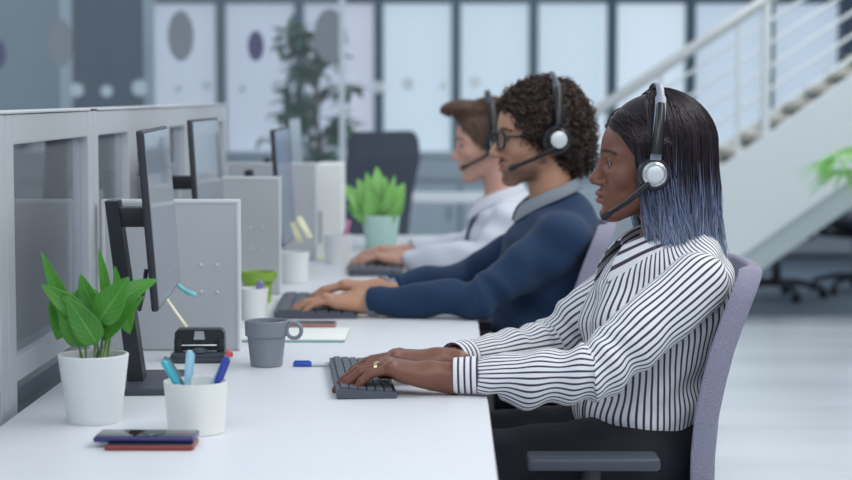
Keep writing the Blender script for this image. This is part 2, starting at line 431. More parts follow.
# ================================================================ OFFICE CHAIRS  (local: faces -x, origin on the floor)
def back_profile(z):   # x of the backrest's middle surface
    t = (z - .50) / .50
    return float(np.interp(z, [.40, .50, .62, .70, .76, .82, .88, .93, .97, 1.0], [.274, .270, .270, .276, .288, .303, .324, .344, .362, .372]))
def office_chair(label, fabric, frame, loc, rz=0, group=None, z_top=.975, seatm=None):
    t = thing('office_chair', label, 'chair', loc, rz, group)
    nz, ny = 36, 28; V = []; Fc = []
    for side in (0, 1):
        for i in range(nz + 1):
            z = .47 + (z_top - .47) * i / nz
            for j in range(ny + 1):
                y = -1 + 2 * j / ny
                hw = .215 + .02 * math.sin(PI * (z - .45) / .6)
                dz = 1 - min(1, (z_top - z) / .06); hw *= 1 - .16 * max(0, dz) ** 2.5
                x = back_profile(z) - .034 * abs(y) ** 3 + .008 * abs(y) ** 6
                th = .013 + .012 * abs(y) ** 5
                V.append((x + (th if side else -th), y * hw, z + (.0 if side == 0 else -.004)))
    n1 = (nz + 1) * (ny + 1)
    for s_ in (0, 1):
        for i in range(nz):
            for j in range(ny):
                a = s_ * n1 + i * (ny + 1) + j; q = (a, a + 1, a + ny + 2, a + ny + 1); Fc.append(q if s_ else q[::-1])
    for i in range(nz):
        for j in (0, ny):
            a = i * (ny + 1) + j; q = (a, a + ny + 1, a + ny + 1 + n1, a + n1); Fc.append(q if j else q[::-1])
    for j in range(ny):
        for i in (0, nz):
            a = i * (ny + 1) + j; q = (a, a + 1, a + 1 + n1, a + n1); Fc.append(q[::-1] if i else q)
    b = pymesh('backrest', V, Fc, fabric, t)
    md = b.modifiers.new('soft', 'BEVEL'); md.width = .008; md.segments = 3; md.limit_method = 'ANGLE'
    MB().box(-.25, .235, -.235, .235, .43, .495, .03, seg=4).build('seat', seatm or fabric, t, smooth=True)
    MB().box(.10, .290, -.04, .04, .36, .40, .01).box(.262, .290, -.04, .04, .36, .50, .012).build('back_bracket', frame, t, smooth=True)
    MB().box(-.12, .12, -.09, .09, .36, .43, .015).build('mechanism', frame, t, smooth=True)
    MB().lathe([(.0, .08), (.03, .08), (.03, .20), (.02, .20), (.02, .37), (0, .37)], 20).build('gas_lift', frame, t, smooth=True)
    for s_ in (-1, 1):
        y = .262 * s_
        a = MB().box(-.092, .158, y - .04, y + .04, .602, .628, .011, seg=4).build('armrest', 'charcoal' if frame == 'black_plastic' else frame, t, smooth=True)
        MB().tube([(0, y * .5, .40), (0, y * .93, .41), (.03, y * 1.0, .46), (.03, y, .605)], [.02, .022, .024, .022], 12).build('armrest_post', frame, a, smooth=True)
    for k in range(5):
        an = 2 * PI * k / 5 + .3; c, s_ = math.cos(an), math.sin(an)
        lg = MB().tube([(0, 0, .11), (.15 * c, .15 * s_, .105), (.30 * c, .30 * s_, .075)], [.026, .022, .015], 10).build('base_arm', frame, t, smooth=True)
        px_, py_ = .30 * c, .30 * s_
        M = Matrix.Translation((px_, py_, .03)) @ Matrix.Rotation(an + .7, 4, 'Z') @ Matrix.Rotation(PI / 2, 4, 'X')
        MB().lathe([(0, -.022), (.026, -.022), (.030, -.015), (.030, .015), (.026, .022), (0, .022)], 20, M=M).tube([(px_, py_, .03), (px_, py_, .075)], .008).build('caster', 'rubber', lg, smooth=True)
    return t
mat('lavender_mesh', (.37, .34, .47), .85, bump=.5, bscale=260, var=.06)
def weave(m):
    N = N_(m); L = m.node_tree.links; tc = N.new('ShaderNodeTexCoord'); v = N.new('ShaderNodeTexVoronoi'); v.inputs['Scale'].default_value = 420
    L.new(tc.outputs['Object'], v.inputs['Vector']); bp = N.new('ShaderNodeBump'); bp.inputs['Strength'].default_value = .6; bp.inputs['Distance'].default_value = .004
    L.new(v.outputs['Distance'], bp.inputs['Height']); L.new(bp.outputs[0], N['Principled BSDF'].inputs['Normal'])
    r = N.new('ShaderNodeMapRange'); r.inputs['From Max'].default_value = .5; r.inputs['To Min'].default_value = .72; r.inputs['To Max'].default_value = 1.15
    L.new(v.outputs['Distance'], r.inputs['Value']); mx = N.new('ShaderNodeMix'); mx.data_type = 'RGBA'; mx.blend_type = 'MULTIPLY'; mx.inputs[0].default_value = 1
    mx.inputs[6].default_value = (.255, .25, .335, 1); L.new(r.outputs[0], mx.inputs[7]); L.new(mx.outputs[2], N['Principled BSDF'].inputs['Base Color'])
weave(MATS['lavender_mesh'])
# x of chair root: top of back at px 762 for the woman
XW = P(748, 275, 3.80).x - .362
office_chair('lavender mesh office chair the woman in the striped shirt sits on', 'lavender_mesh', 'black_plastic', (XW, 3.80, 0), 0, 'lavender chairs along the desk row')
XM = P(610, 230, 5.0).x - .362
office_chair('lavender mesh office chair behind the man in the navy sweater', 'lavender_mesh', 'black_plastic', (XM, 5.0, 0), 0, 'lavender chairs along the desk row')
XT = XM - .03
office_chair('lavender mesh office chair behind the man in the white shirt and tie', 'lavender_mesh', 'black_plastic', (XT, 6.15, 0), 0, 'lavender chairs along the desk row')
q = P(336, 200, 9.6)
office_chair('dark charcoal office chair with loop arms, empty, standing behind the mint plant pot', 'charcoal_fabric', 'black_plastic', (q.x + .02, 9.6, 0), math.radians(-48), 'dark chairs at the back', z_top=1.13)
for px, Y, rz, lb in ((776, 12.2, .9, 'dark empty office chair under the stairs with its wheels showing'), (858, 12.6, 2.4, 'dark empty office chair at the right picture edge under the stairs')):
    office_chair(lb, 'charcoal_fabric', 'black_plastic', (P(px, 300, Y).x, Y, 0), rz, 'dark chairs at the back', z_top=.9)

# ================================================================ DESKS, DIVIDERS, SCREEN WALL
DX0, DX1 = -.765, .070; DZ = .74
def desk(label, y0, y1):
    t = thing('desk', label, 'desk', ((DX0 + DX1) / 2, (y0 + y1) / 2, 0), 0, 'white desks in a row'); L_ = local(0, t)
    MB().box(DX0, DX1, y0 + .001, y1 - .001, DZ - .025, DZ, .003, seg=2).build('desktop', 'desk_white', t, M=L_)
    MB().box(DX1 - .0015, DX1 + .0015, y0 + .004, y1 - .004, DZ - .023, DZ - .004).build('edge_band', 'desk_edge', t, M=L_)
    for yy in (y0 + .09, y1 - .09):
        for xx in (DX0 + .06, DX1 - .20):
            MB().box(xx - .025, xx + .025, yy - .025, yy + .025, 0, DZ - .06, .004).build('leg', 'white_metal', t, M=L_)
        MB().box(DX0 + .04, DX1 - .18, yy - .02, yy + .02, DZ - .06, DZ - .025).build('frame_rail', 'white_metal', t, M=L_)
    MB().box(DX0 + .03, DX0 + .06, y0 + .12, y1 - .12, .35, DZ - .06).build('modesty_panel', 'white_metal', t, M=L_)
DY = [1.75, 2.98, 4.17, 5.36, 6.50, 7.65]
for i, lb in enumerate(('white desk nearest the camera, its end cut off by the frame', 'white desk the woman types at, with the white plant pot and the pen cup',
                        'white desk of the man in the navy sweater, with the grey notebook', 'white desk of the man in the white shirt', 'white desk at the far end of the row with the mint plant pot')):
    desk(lb, DY[i], DY[i + 1])
def divider(label, y, x0, x1, zt=1.073, th=.03, dots=True, z0=DZ):
    t = thing('desk_divider', label, 'divider', ((x0 + x1) / 2, y, z0), 0, 'grey dividers between desks'); L_ = local(0, t)
    MB().box(x0 + .006, x1 - .006, y - th / 2, y + th / 2, z0 + .002, zt - .006).build('fabric_panel', 'panel_fabric', t, M=L_)
    MB().box(x0, x1, y - th / 2 - .002, y + th / 2 + .002, zt - .008, zt, .002).box(x1 - .007, x1, y - th / 2 - .002, y + th / 2 + .002, z0 + .001, zt - .004, .002).box(x0, x0 + .007, y - th / 2 - .002, y + th / 2 + .002, z0 + .001, zt - .004, .002).build('edge_trim', 'panel_trim', t, M=L_)
    if dots:
        for dx, dz in ((.05, .19), (.085, .19), (.05, .13), (.085, .13)):
            M = Matrix.Translation((x1 - dx, y - th / 2, z0 + dz)) @ Matrix.Rotation(PI / 2, 4, 'X')
            MB().lathe([(0, .004), (.003, .003), (.0035, 0), (0, 0)], 12, M=M).build('stud', 'panel_trim', t, M=L_)
divider('grey fabric desk divider behind the black hole punch', 4.17, -.765, -.462)
divider('grey fabric desk divider behind the lime green pot', 5.36, -.765, -.478)
divider('grey fabric desk divider behind the two thin upright screens', 6.49, -.765, -.455)
divider('grey desk divider on the opposite row, seen through the near glass screen', 4.17, -1.4, -.86, dots=False)
divider('grey desk divider on the opposite row, seen through the second glass screen', 5.36, -1.4, -.86, dots=False)
# opposite row of desks
for y0, y1, lb in ((2.0, 4.16, 'white desk on the opposite side of the near glass screens'), (4.18, 6.5, 'white desk on the opposite side of the far glass screens')):
    t = thing('desk', lb, 'desk', (-1.25, (y0 + y1) / 2, 0), 0, 'desks of the opposite row'); L_ = local(0, t)
    MB().box(-1.65, -.86, y0, y1, DZ - .025, DZ, .003).build('desktop', 'desk_white', t, M=L_)
    for yy in (y0 + .1, y1 - .1):
        for xx in (-1.6, -.92): MB().box(xx - .025, xx + .025, yy - .025, yy + .025, 0, DZ - .025, .003).build('leg', 'white_metal', t, M=L_)
# aluminium screen wall: framed glass modules
SX = -.80
def module(label, y0, y1, zt=1.268):
    t = thing('screen_module', label, 'partition', (SX, (y0 + y1) / 2, 0), 0, 'aluminium framed glass screens'); L_ = local(0, t)
    w_ = .062
    for yy in (y0, y1 - w_):
        MB().box(SX - .02, SX + .02, yy + .002, yy + w_ - .002, 0, zt, .003).build('post', 'alu', t, M=L_)
    MB().box(SX - .02, SX + .02, y0 + w_, y1 - w_, zt - .055, zt, .003).build('top_rail', 'alu', t, M=L_)
    MB().box(SX - .02, SX + .02, y0 + w_, y1 - w_, .785, .83, .003).build('lower_rail', 'alu', t, M=L_)
    MB().box(SX - .02, SX + .02, y0 + w_, y1 - w_, .02, .08, .003).build('floor_rail', 'alu', t, M=L_)
    MB().box(SX - .003, SX + .003, y0 + w_, y1 - w_, .825, zt - .05).build('pane', 'glass_screen', t, M=L_)
    MB().box(SX - .003, SX + .003, y0 + w_, y1 - w_, .08, .79).build('lower_pane', 'glass_screen', t, M=L_)
    return t
my = [1.70, 2.52, 3.33, 4.15, 4.67, 5.22, 5.66, 6.62]
for i, lb in enumerate(('aluminium framed glass screen nearest the camera', 'aluminium framed glass screen at the left picture edge', 'aluminium framed glass screen left of the leafy plant in the white pot',
        'narrow aluminium framed glass screen directly behind the near monitor', 'narrow aluminium framed glass screen between the first and the second monitor', 'aluminium framed glass screen beside the second monitor', 'aluminium framed glass screen at the far end of the row')):
    module(lb, my[i], my[i + 1])
cr = thing('screen_cap_rail', 'long thin pale aluminium capping rail running along the top of the glass screens', 'rail', (SX, 4.16, 1.2685))
MB().box(SX - .025, SX + .025, 1.70, 4.10, 1.2685, 1.274, .002).box(SX - .025, SX + .025, 4.19, 6.62, 1.2685, 1.274, .002).build('capping', 'panel_trim', cr, M=local(0, cr))
MB().box(SX - .022, SX + .022, 4.10, 4.19, 1.2685, 1.272, .002).build('joint', 'black_plastic', cr, M=local(0, cr))
# dark monitors and chair of the opposite row
def box_monitor(label, x, y, facing, m='screen', w_=.52, h_=.33, zc=1.08, rz=0, tilt=0, stand='L', group=None, px=.085):
    """screen facing +x (facing=1) or -x; origin at the foot"""
    t = thing('monitor', label, 'monitor', (x, y, DZ), rz, group); f = facing
    R = Matrix.Translation((0, 0, zc - DZ)) @ Matrix.Rotation(tilt * f, 4, 'Y')
    MB().box(-.008 * f, .004 * f, -w_ / 2, w_ / 2, -h_ / 2, h_ / 2, .004).build('housing', 'bezel', t, M=R, smooth=True)
    MB().box(.0035 * f, .0065 * f, -w_ / 2 + .008, w_ / 2 - .008, -h_ / 2 + .008, h_ / 2 - .006).build('screen', m, t, M=R)
    MB().box(-px * f - .012, -px * f + .012, -.03, .03, .012, zc - DZ + .05, .006).build('stand_pole', 'black_plastic', t, smooth=True)
    MB().box(-px * f, -.012 * f, -.02, .02, zc - DZ - .005, zc - DZ + .03, .004).build('mount_arm', 'black_plastic', t, smooth=True)
    MB().box(-px * f - .03, .055 * f - (px - .085) * f, -.125, .125, .0, .014, .005).build('base', 'charcoal', t, smooth=True)
    return t
box_monitor('dark screen of the opposite row behind the near glass screen', -1.25, 5.75, -1, w_=.5, group='monitors of the opposite row')
office_chair('dark empty office chair on the opposite side of the glass screens', 'charcoal_fabric', 'black_plastic', (-1.85, 5.4, 0), PI, 'dark chairs at the back', z_top=1.08)

# ================================================================ THINGS ON THE DESKS
def deskpt(px, py, z=DZ): return PZ(px, py, z)
# near monitor: panel leaning back, stand behind it
def near_monitor():
    a = P(144, 222, 3.37); b = P(172, 205, 3.92)      # near and far end of the panel
    cx, cy = (a.x + b.x) / 2, 3.645
    yaw = math.atan2(a.x - b.x, 3.92 - 3.37)
    t = thing('monitor', 'black monitor on a black stand beside the leafy plant, seen edge on', 'monitor', (cx, cy, DZ), yaw + .014, 'black monitors facing the workers')
    zc = 1.077; R = Matrix.Translation((.006, 0, zc - DZ)) @ Matrix.Rotation(-math.radians(4.3), 4, 'Y')
    w_, h_ = .55, .325
    MB().box(-.011, .002, -w_ / 2, w_ / 2, -h_ / 2, h_ / 2, .005, seg=3).build('housing', 'bezel', t, M=R, smooth=True)
    MB().box(.0015, .0035, -w_ / 2 + .007, w_ / 2 - .007, -h_ / 2 + .006, h_ / 2 - .006).build('screen', 'screen', t, M=R)
    MB().prism([(-.100, .36), (-.075, .36), (-.030, .012), (-.060, .012)], -.035, .035).build('stand_pole', 'black_plastic', t)
    MB().box(-.082, -.018, -.03, .03, .310, .348, .004).build('mount_arm', 'black_plastic', t, smooth=True)
    MB().box(-.085, .045, -.125, .125, 0, .014, .004).build('base', 'charcoal', t, smooth=True)
    MB().tube([(-.045, -.02, .20), (-.03, -.10, .16), (-.02, -.14, .19), (-.012, -.15, .24)], .004, 8).build('cable', 'black_plastic', t, smooth=True)
    return t
nm = near_monitor()
def strip(name, pts, wdt, m, label, side=(0, 1, 0), group=None):
    """a bent paper strip with a little thickness"""
    root = thing(name, label, 'sticky note', pts[0], 0, group); V = []; Fc = []
    s_ = Vector(side).normalized() * wdt / 2
    for p in pts:
        p = Vector(p) - Vector(pts[0]); V += [p - s_, p + s_]
    for i in range(len(pts) - 1): Fc.append((2 * i, 2 * i + 1, 2 * i + 3, 2 * i + 2))
    o = pymesh('paper', V, Fc, m, root); md = o.modifiers.new('t', 'SOLIDIFY'); md.thickness = .0006
    return root
Yf = 3.90
strip('sticky_note', [P(175, 282, Yf), P(180, 287, Yf), P(187, 292, Yf - .01), P(196, 295, Yf - .02)], .012, 'note_cyan', 'cyan paper tab curling from the lower corner of the near monitor', (0, .5, .8))
strip('sticky_note', [P(166, 297, 3.75), P(169, 302, 3.74), P(176, 312, 3.73), P(187, 327, 3.72)], .010, 'note_cream', 'cream paper strip hanging down from the near monitor', (.3, 1, .2))
q = PZ(150, 374, DZ + .001)
sn = thing('sticky_note', 'small teal paper tab lying by the monitor base', 'sticky note', (q.x + .03, q.y + .02, DZ))
MB().box(-.02, .03, -.008, .008, .0005, .002).build('paper', 'note_cyan', sn)

# ---- second and further monitors
box_monitor('thin black monitor standing on the second desk behind the first grey divider', P(208, 150, 4.83).x, 4.83, 1, w_=.52, h_=.35, zc=1.068, tilt=-.06, group='black monitors facing the workers', px=.11)
box_monitor('dark blue monitor seen edge on behind the second grey divider', P(284, 180, 5.95).x, 5.95, 1, m='screen_blue', w_=.5, h_=.36, zc=1.02, tilt=-.07, group='black monitors facing the workers', px=.11)
mat('screen_pale', (.38, .45, .50), .3)
box_monitor('pale grey monitor standing on the far desk beyond the dark blue monitor', P(297, 180, 7.1).x, 7.1, 1, m='screen_pale', w_=.5, h_=.40, zc=1.02, tilt=-.07, group='black monitors facing the workers', px=.11)
for k, (x0, y0, x1, y1) in enumerate(((293, 222, 300, 243), (298, 217, 310, 238))):
    strip('sticky_note', [P(x0, y0, 5.75), P((x0 + x1) / 2, (y0 + y1) / 2, 5.74), P(x1, y1, 5.73)], .022, 'note_cream', ('left of the two cream notes hanging beside the dark blue monitor', 'right of the two cream notes hanging beside the dark blue monitor')[k], (.8, .5, .2), 'cream notes')

# ---- plants
def leaf_mesh(base, tip, width, up, droop, curl=.25, n=14, asym=0):
    """pointed leaf folded along its midrib"""
    base = Vector(base); tip = Vector(tip); d = tip - base; L_ = d.length; d.normalize(); side = d.cross(Vector(up)).normalized(); nrm = side.cross(d)
    V = []; UV = []; Fc = []; K = 6
    for i in range(n + 1):
        t = i / n; wd = width * (math.sin(PI * min(1, t ** .60)) ** .72) * (1 - .15 * t) if 0 < t < 1 else width * .02
        c = base + d * L_ * t + nrm * (-droop * L_ * (t - .1) ** 2 + droop * L_ * .6 * t)
        for j in range(-K, K + 1):
            s_ = j / K; V.append(c + side * (s_ * wd) * math.cos(curl) + nrm * (abs(s_) ** 1.3 * wd * math.sin(curl) + .05 * wd * math.sin(9 * t + 2 * s_))); UV.append((s_, t))
    m = 2 * K + 1
    for i in range(n):
        for j in range(m - 1): a = i * m + j; Fc.append((a, a + 1, a + m + 1, a + m))
    return V, Fc, UV
def leaf_material(name, c1, c2, vein):
    m = mat(name, c1, .42, spec=.45); N = N_(m); L = m.node_tree.links; b = N['Principled BSDF']
    uv = N.new('ShaderNodeUVMap'); uv.uv_map = 'leaf'; sx = N.new('ShaderNodeSeparateXYZ'); L.new(uv.outputs[0], sx.inputs[0])
    ab = N.new('ShaderNodeMath'); ab.operation = 'ABSOLUTE'; L.new(sx.outputs[0], ab.inputs[0])
    mv = N.new('ShaderNodeMapRange'); mv.inputs['From Min'].default_value = .02; mv.inputs['From Max'].default_value = .09; mv.inputs['To Min'].default_value = 1; mv.inputs['To Max'].default_value = 0; L.new(ab.outputs[0], mv.inputs['Value'])
    # side veins
    m1 = N.new('ShaderNodeMath'); m1.operation = 'MULTIPLY_ADD'; L.new(ab.outputs[0], m1.inputs[0]); m1.inputs[1].default_value = -.35; L.new(sx.outputs[1], m1.inputs[2])
    m2 = N.new('ShaderNodeMath'); m2.operation = 'MULTIPLY'; L.new(m1.outputs[0], m2.inputs[0]); m2.inputs[1].default_value = 44
    m3 = N.new('ShaderNodeMath'); m3.operation = 'SINE'; L.new(m2.outputs[0], m3.inputs[0])
    m4 = N.new('ShaderNodeMapRange'); m4.inputs['From Min'].default_value = .86; m4.inputs['From Max'].default_value = 1; m4.inputs['To Max'].default_value = .5; L.new(m3.outputs[0], m4.inputs['Value'])
    mx_ = N.new('ShaderNodeMath'); mx_.operation = 'MAXIMUM'; L.new(mv.outputs[0], mx_.inputs[0]); L.new(m4.outputs[0], mx_.inputs[1])
    tc = N.new('ShaderNodeTexCoord'); nz = N.new('ShaderNodeTexNoise'); nz.inputs['Scale'].default_value = 14; L.new(tc.outputs['Object'], nz.inputs['Vector'])
    c = N.new('ShaderNodeMix'); c.data_type = 'RGBA'; L.new(nz.outputs['Fac'], c.inputs[0]); c.inputs[6].default_value = (*c1, 1); c.inputs[7].default_value = (*c2, 1)
    c2_ = N.new('ShaderNodeMix'); c2_.data_type = 'RGBA'; L.new(mx_.outputs[0], c2_.inputs[0]); L.new(c.outputs[2], c2_.inputs[6]); c2_.inputs[7].default_value = (*vein, 1)
    L.new(c2_.outputs[2], b.inputs['Base Color']); b.inputs['Transmission Weight'].default_value = 0
    bp = N.new('ShaderNodeBump'); bp.inputs['Strength'].default_value = .5; bp.inputs['Distance'].default_value = .002; L.new(mx_.outputs[0], bp.inputs['Height']); L.new(bp.outputs[0], b.inputs['Normal'])
    b.inputs['Subsurface Weight'].default_value = .25; b.inputs['Subsurface Radius'].default_value = (.01, .02, .005); b.inputs['Subsurface Scale'].default_value = .4
leaf_material('leaf', (.025, .15, .018), (.085, .29, .03), (.12, .34, .07))
leaf_material('leaf_bright', (.16, .42, .10), (.26, .56, .16), (.36, .62, .22))
mat('stem_green', (.20, .36, .10), .5)
def leaves_obj(name, leaves, m, root):
    V = []; Fc = []; UV = []
    for args in leaves:
        v, f, u = leaf_mesh(*args[:6] if len(args) > 6 else args); o = len(V); V += v; UV += u; Fc += [tuple(i + o for i in q_) for q_ in f]
    off = root.location; V = [p - off for p in V]
    o = pymesh(name, V, Fc, m, root); uv = o.data.uv_layers.new(name='leaf')
    for l in o.data.loops: uv.data[l.index].uv = UV[l.vertex_index]
    md = o.modifiers.new('t', 'SOLIDIFY'); md.thickness = .0009
    return o
def pot(root, r0, r1, h, m, soil=.82):
    MB().lathe([(0, 0), (r0 - .002, 0), (r0, .002), (r1, h - .001), (r1 - .001, h), (r1 - .005, h), (r1 - .006, h - .002), (r1 - .008, h * soil), (0, h * soil)], 56).build('pot', m, root, smooth=True)
    MB().lathe([(0, h * soil + .003), (r1 * .9, h * soil + .001)], 40).build('soil', 'soil', root, smooth=True)
c = PZ(94, 422, DZ); PC = Vector((c.x, 3.236, DZ)); PC.x = P(94, 400, 3.236).x
pl = thing('potted_plant', 'leafy green plant in a plain white ceramic pot at the front left of the desk', 'plant', PC)
pot(pl, .046, .0605, .118, 'white_ceramic')
Yp = 3.236
def L3(px, py, dy=0): return P(px, py, Yp + dy)
spec = [  # base px, tip px, width, depth offsets, up vector, droop, curl, asym
    ((78, 341, .0), (41, 252, -.01), .019, (.35, -.8, .4), -.05, .35, 0),
    ((84, 318, -.02), (41, 284, -.035), .020, (.15, -1, .25), .25, .15, 0),
    ((97, 344, -.045), (66, 296, -.055), .026, (.1, -1, .2), -.1, .12, 0),
    ((101, 330, -.01), (80, 274, -.01), .025, (-.2, -1, .2), .1, .25, 0),
    ((98, 322, -.03), (129, 277, -.04), .030, (-.1, -1, .25), -.08, .2, 0),
    ((108, 312, .0), (156, 277, .01), .026, (-.25, -1, .6), .45, .25, 0),
    ((102, 340, -.02), (145, 296, -.03), .016, (-.4, -1, .5), -.1, .45, 0),
    ((118, 300, .02), (130, 334, .01), .022, (.3, -1, .2), .1, .2, 0),
    ((106, 300, .03), (99, 248, .035), .011, (.6, -1, .1), .05, .5, 0),
    ((118, 300, .03), (115, 266, .03), .010, (.6, -1, .1), .05, .5, 0),
    ((72, 292, .01), (57, 340, .0), .034, (.2, -1, .2), .12, .2, 0), ((88, 286, .005), (84, 342, -.01), .026, (.1, -1, .2), .1, .25, 0)]
lv = []; st_ = MB()
for (b, t_, wd, up, dr, cu, _) in spec:
    B, T = L3(b[0], b[1], b[2]), L3(t_[0], t_[1], t_[2]); lv.append((B, T, wd, up, dr, cu))
lv += [(L3(86, 346, -.03), L3(60, 290, -.03), .030, (.1, -1, .1), .1, .1), (L3(104, 335, .02), L3(112, 285, .02), .028, (.1, -1, .1), .1, .1)]
leaves_obj('foliage', lv, 'leaf', pl)
for i, ((px, py, dy), (sx_, sy)) in enumerate([((90, 320, -.02), (88, 353)), ((78, 338, 0), (82, 355)), ((97, 343, -.03), (93, 354)), ((101, 326, -.01), (96, 356)), ((104, 330, 0), (99, 354)), ((110, 318, 0), (103, 356)), ((119, 312, .01), (104, 353)), ((74, 335, 0), (85, 356)), ((106, 305, .03), (101, 353)), ((117, 303, .03), (106, 353))]):
    a = P(sx_, sy, Yp) + Vector((0, (i % 3 - 1) * .02, -.02)); b = L3(px, py, dy); mid = (a + b) / 2 + Vector((.004 * (i % 3 - 1), 0, .004))
    st_.tube([a, mid, b], [.0024, .0020, .0014], 8)
st_.build('stems', 'stem_green', pl, smooth=True, M=local(0, pl))

# mint pot plant on the far desk
Y2 = 6.95; c2 = P(381, 249, Y2); p2 = thing('potted_plant', 'bright green leafy plant in a mint coloured pot on the far desk', 'plant', (c2.x, Y2, DZ))
pot(p2, .055, .070, .125, 'mint')
lv = []; r_ = random.Random(5)
for tx, ty, wd in ((343, 183, .030), (347, 205, .030), (358, 178, .032), (367, 190, .03), (377, 166, .034), (385, 176, .03), (391, 188, .035), (404, 183, .034), (400, 200, .03), (352, 213, .024), (372, 200, .04), (384, 198, .04), (366, 172, .026), (395, 176, .02)):
    dy = r_.uniform(-.06, .05); B = P(380 + (tx - 378) * .22, 224 - abs(tx - 378) * .12, Y2 + dy * .3); T = P(tx, ty, Y2 + dy); wd *= 1.35
    lv.append((B, T, wd, (r_.uniform(-.3, .3), -1, .4), .3, .25))
leaves_obj('foliage', lv, 'leaf_bright', p2)

# tall indoor tree beyond the partition
Yt = 11.2; tt = P(318, 100, Yt); tr = thing('indoor_tree', 'tall sparse indoor tree with dark green foliage in front of the left windows', 'plant', (tt.x, Yt, 0))
MB().lathe([(0, 0), (.17, 0), (.20, .36), (.185, .36), (.18, .32), (0, .32)], 32).build('pot', 'charcoal', tr, smooth=True)
mb = MB(); mb.tube([(0, 0, .3), (.02, .0, .8), (-.02, .02, 1.3), (.02, 0, 1.7)], [.022, .018, .012, .006], 8)
lv = []; r_ = random.Random(9)
for k in range(40):
    z = r_.uniform(.75, 1.62); a = r_.uniform(0, 2 * PI); ln = r_.uniform(.12, .30) * (1.25 - .4 * (z - .7)); e = Vector((ln * math.cos(a), ln * math.sin(a), z + r_.uniform(.02, .14)))
    mb.tube([(0, 0, z - .05), (e.x * .5, e.y * .5, z + .03), tuple(e)], [.006, .004, .002], 5)
    for q_ in range(13):
        s_ = r_.uniform(.45, 1.05); B = Vector((e.x * s_, e.y * s_, z - .03 + (e.z - z) * s_)) + Vector((tt.x, Yt, 0)); D = Vector((r_.uniform(-1, 1), r_.uniform(-1, 1), r_.uniform(-.7, .5))).normalized() * r_.uniform(.07, .13)
        lv.append((B, B + D, .027, (0, .3, 1), .2, .15))
mb.build('branches', 'bark', tr, smooth=True); MATS['leaf_tree'] = MATS['leaf_far']; leaves_obj('foliage', lv, 'leaf_far', tr)

# palm whose leaves reach in at the right edge
Yq = 9.6; qq = P(895, 200, Yq); pm_ = thing('potted_palm', 'green palm reaching in at the right picture edge before the stairs', 'plant', (qq.x, Yq, 0))
MB().lathe([(0, 0), (.15, 0), (.18, .34), (.165, .34), (.16, .3), (0, .3)], 32).build('pot', 'white_ceramic', pm_, smooth=True)
lv = []; mb = MB(); r_ = random.Random(3)
for k in range(9):
    a = k * 2 * PI / 9 + .2; e = Vector((.28 * math.cos(a), .28 * math.sin(a), .93 + .06 * (k % 3)))
    mb.tube([(0, 0, .28), (e.x * .3, e.y * .3, .62), tuple(e)], [.009, .007, .003], 6)
    for q_ in range(9):
        an = a + (q_ - 4) * .30; B = e + Vector((qq.x, Yq, 0)); D = Vector((math.cos(an), math.sin(an), -.35 - .05 * abs(q_ - 4))).normalized() * r_.uniform(.2, .3)
        lv.append((B, B + D, .018, (0, 0, 1), .25, .2))
mb.build('stems', 'stem_green', pm_, smooth=True); leaves_obj('foliage', lv, 'leaf_bright', pm_)

# ---- cups, pens, phones
def cup(root, r0, r1, h, m, name='cup', th=.0025, n=56):
    return MB().lathe([(0, 0), (r0 - .002, 0), (r0, .002), (r1, h), (r1 - th, h), (r0 - th, .005), (0, .004)], n).build(name, m, root, smooth=True)
Yc = 3.135; cc = P(196, 400, Yc); pc = thing('pen_cup', 'milky white plastic pen cup holding the teal, light blue and navy pens', 'cup', (cc.x, Yc, DZ)); cup(pc, .047, .0535, .087, 'cup_plastic')
def pen(label, a, b, m, capm=None, r=.0055, group=None, clip=True, kind='pen', capf=.35):
    a = Vector(a); b = Vector(b); t = thing('pen', label, 'pen', a, 0, group); d = b - a; L_ = d.length
    q_ = Vector((0, 0, 1)).rotation_difference(d).to_matrix().to_4x4()
    MB().lathe([(0, 0), (r * .35, .001), (r * .8, L_ * .10), (r, L_ * .13), (r, L_ * (1 - capf)), (r * .9, L_ * .995), (0, L_)], 16, M=q_).build('barrel', m, t, smooth=True)
    MB().lathe([(r * 1.0, L_ * (1 - capf)), (r * 1.15, L_ * (1 - capf)), (r * 1.15, L_ * .97), (r * .7, L_ * 1.004), (0, L_ * 1.006)], 16, M=q_).build('cap', capm or m, t, smooth=True)
    if clip: MB().box(r * 1.1, r * 1.5, -.0018, .0018, L_ * (1 - capf * .9), L_ * .97, .0005, M=q_).build('clip', capm or m, t)
    return t
zc_ = DZ + .012
pen('teal pen leaning left in the white pen cup', (cc.x + .012, Yc - .01, zc_), P(163, 361, Yc - .035), 'teal_pen', r=.005, group='pens in the white pen cup')
pen('light blue pen standing upright in the white pen cup', (cc.x - .018, Yc - .015, zc_), P(190, 351, Yc - .03), 'sky_pen', r=.0055, group='pens in the white pen cup')
pen('dark green thin pen behind the teal pen in the white pen cup', (cc.x + .02, Yc + .02, zc_), P(165, 357, Yc + .03), 'mullion', r=.0035, group='pens in the white pen cup')
pen('navy pen leaning right in the white pen cup', (cc.x + .008, Yc - .01, zc_), P(227, 357, Yc - .02), 'navy_pen', r=.0052, group='pens in the white pen cup')
pen('pen with a bright red end behind the navy pen in the white pen cup', (cc.x - .01, Yc + .018, zc_), P(231, 350, Yc + .03), 'sky_pen', 'red_pen', r=.0050, group='pens in the white pen cup', capf=.08)
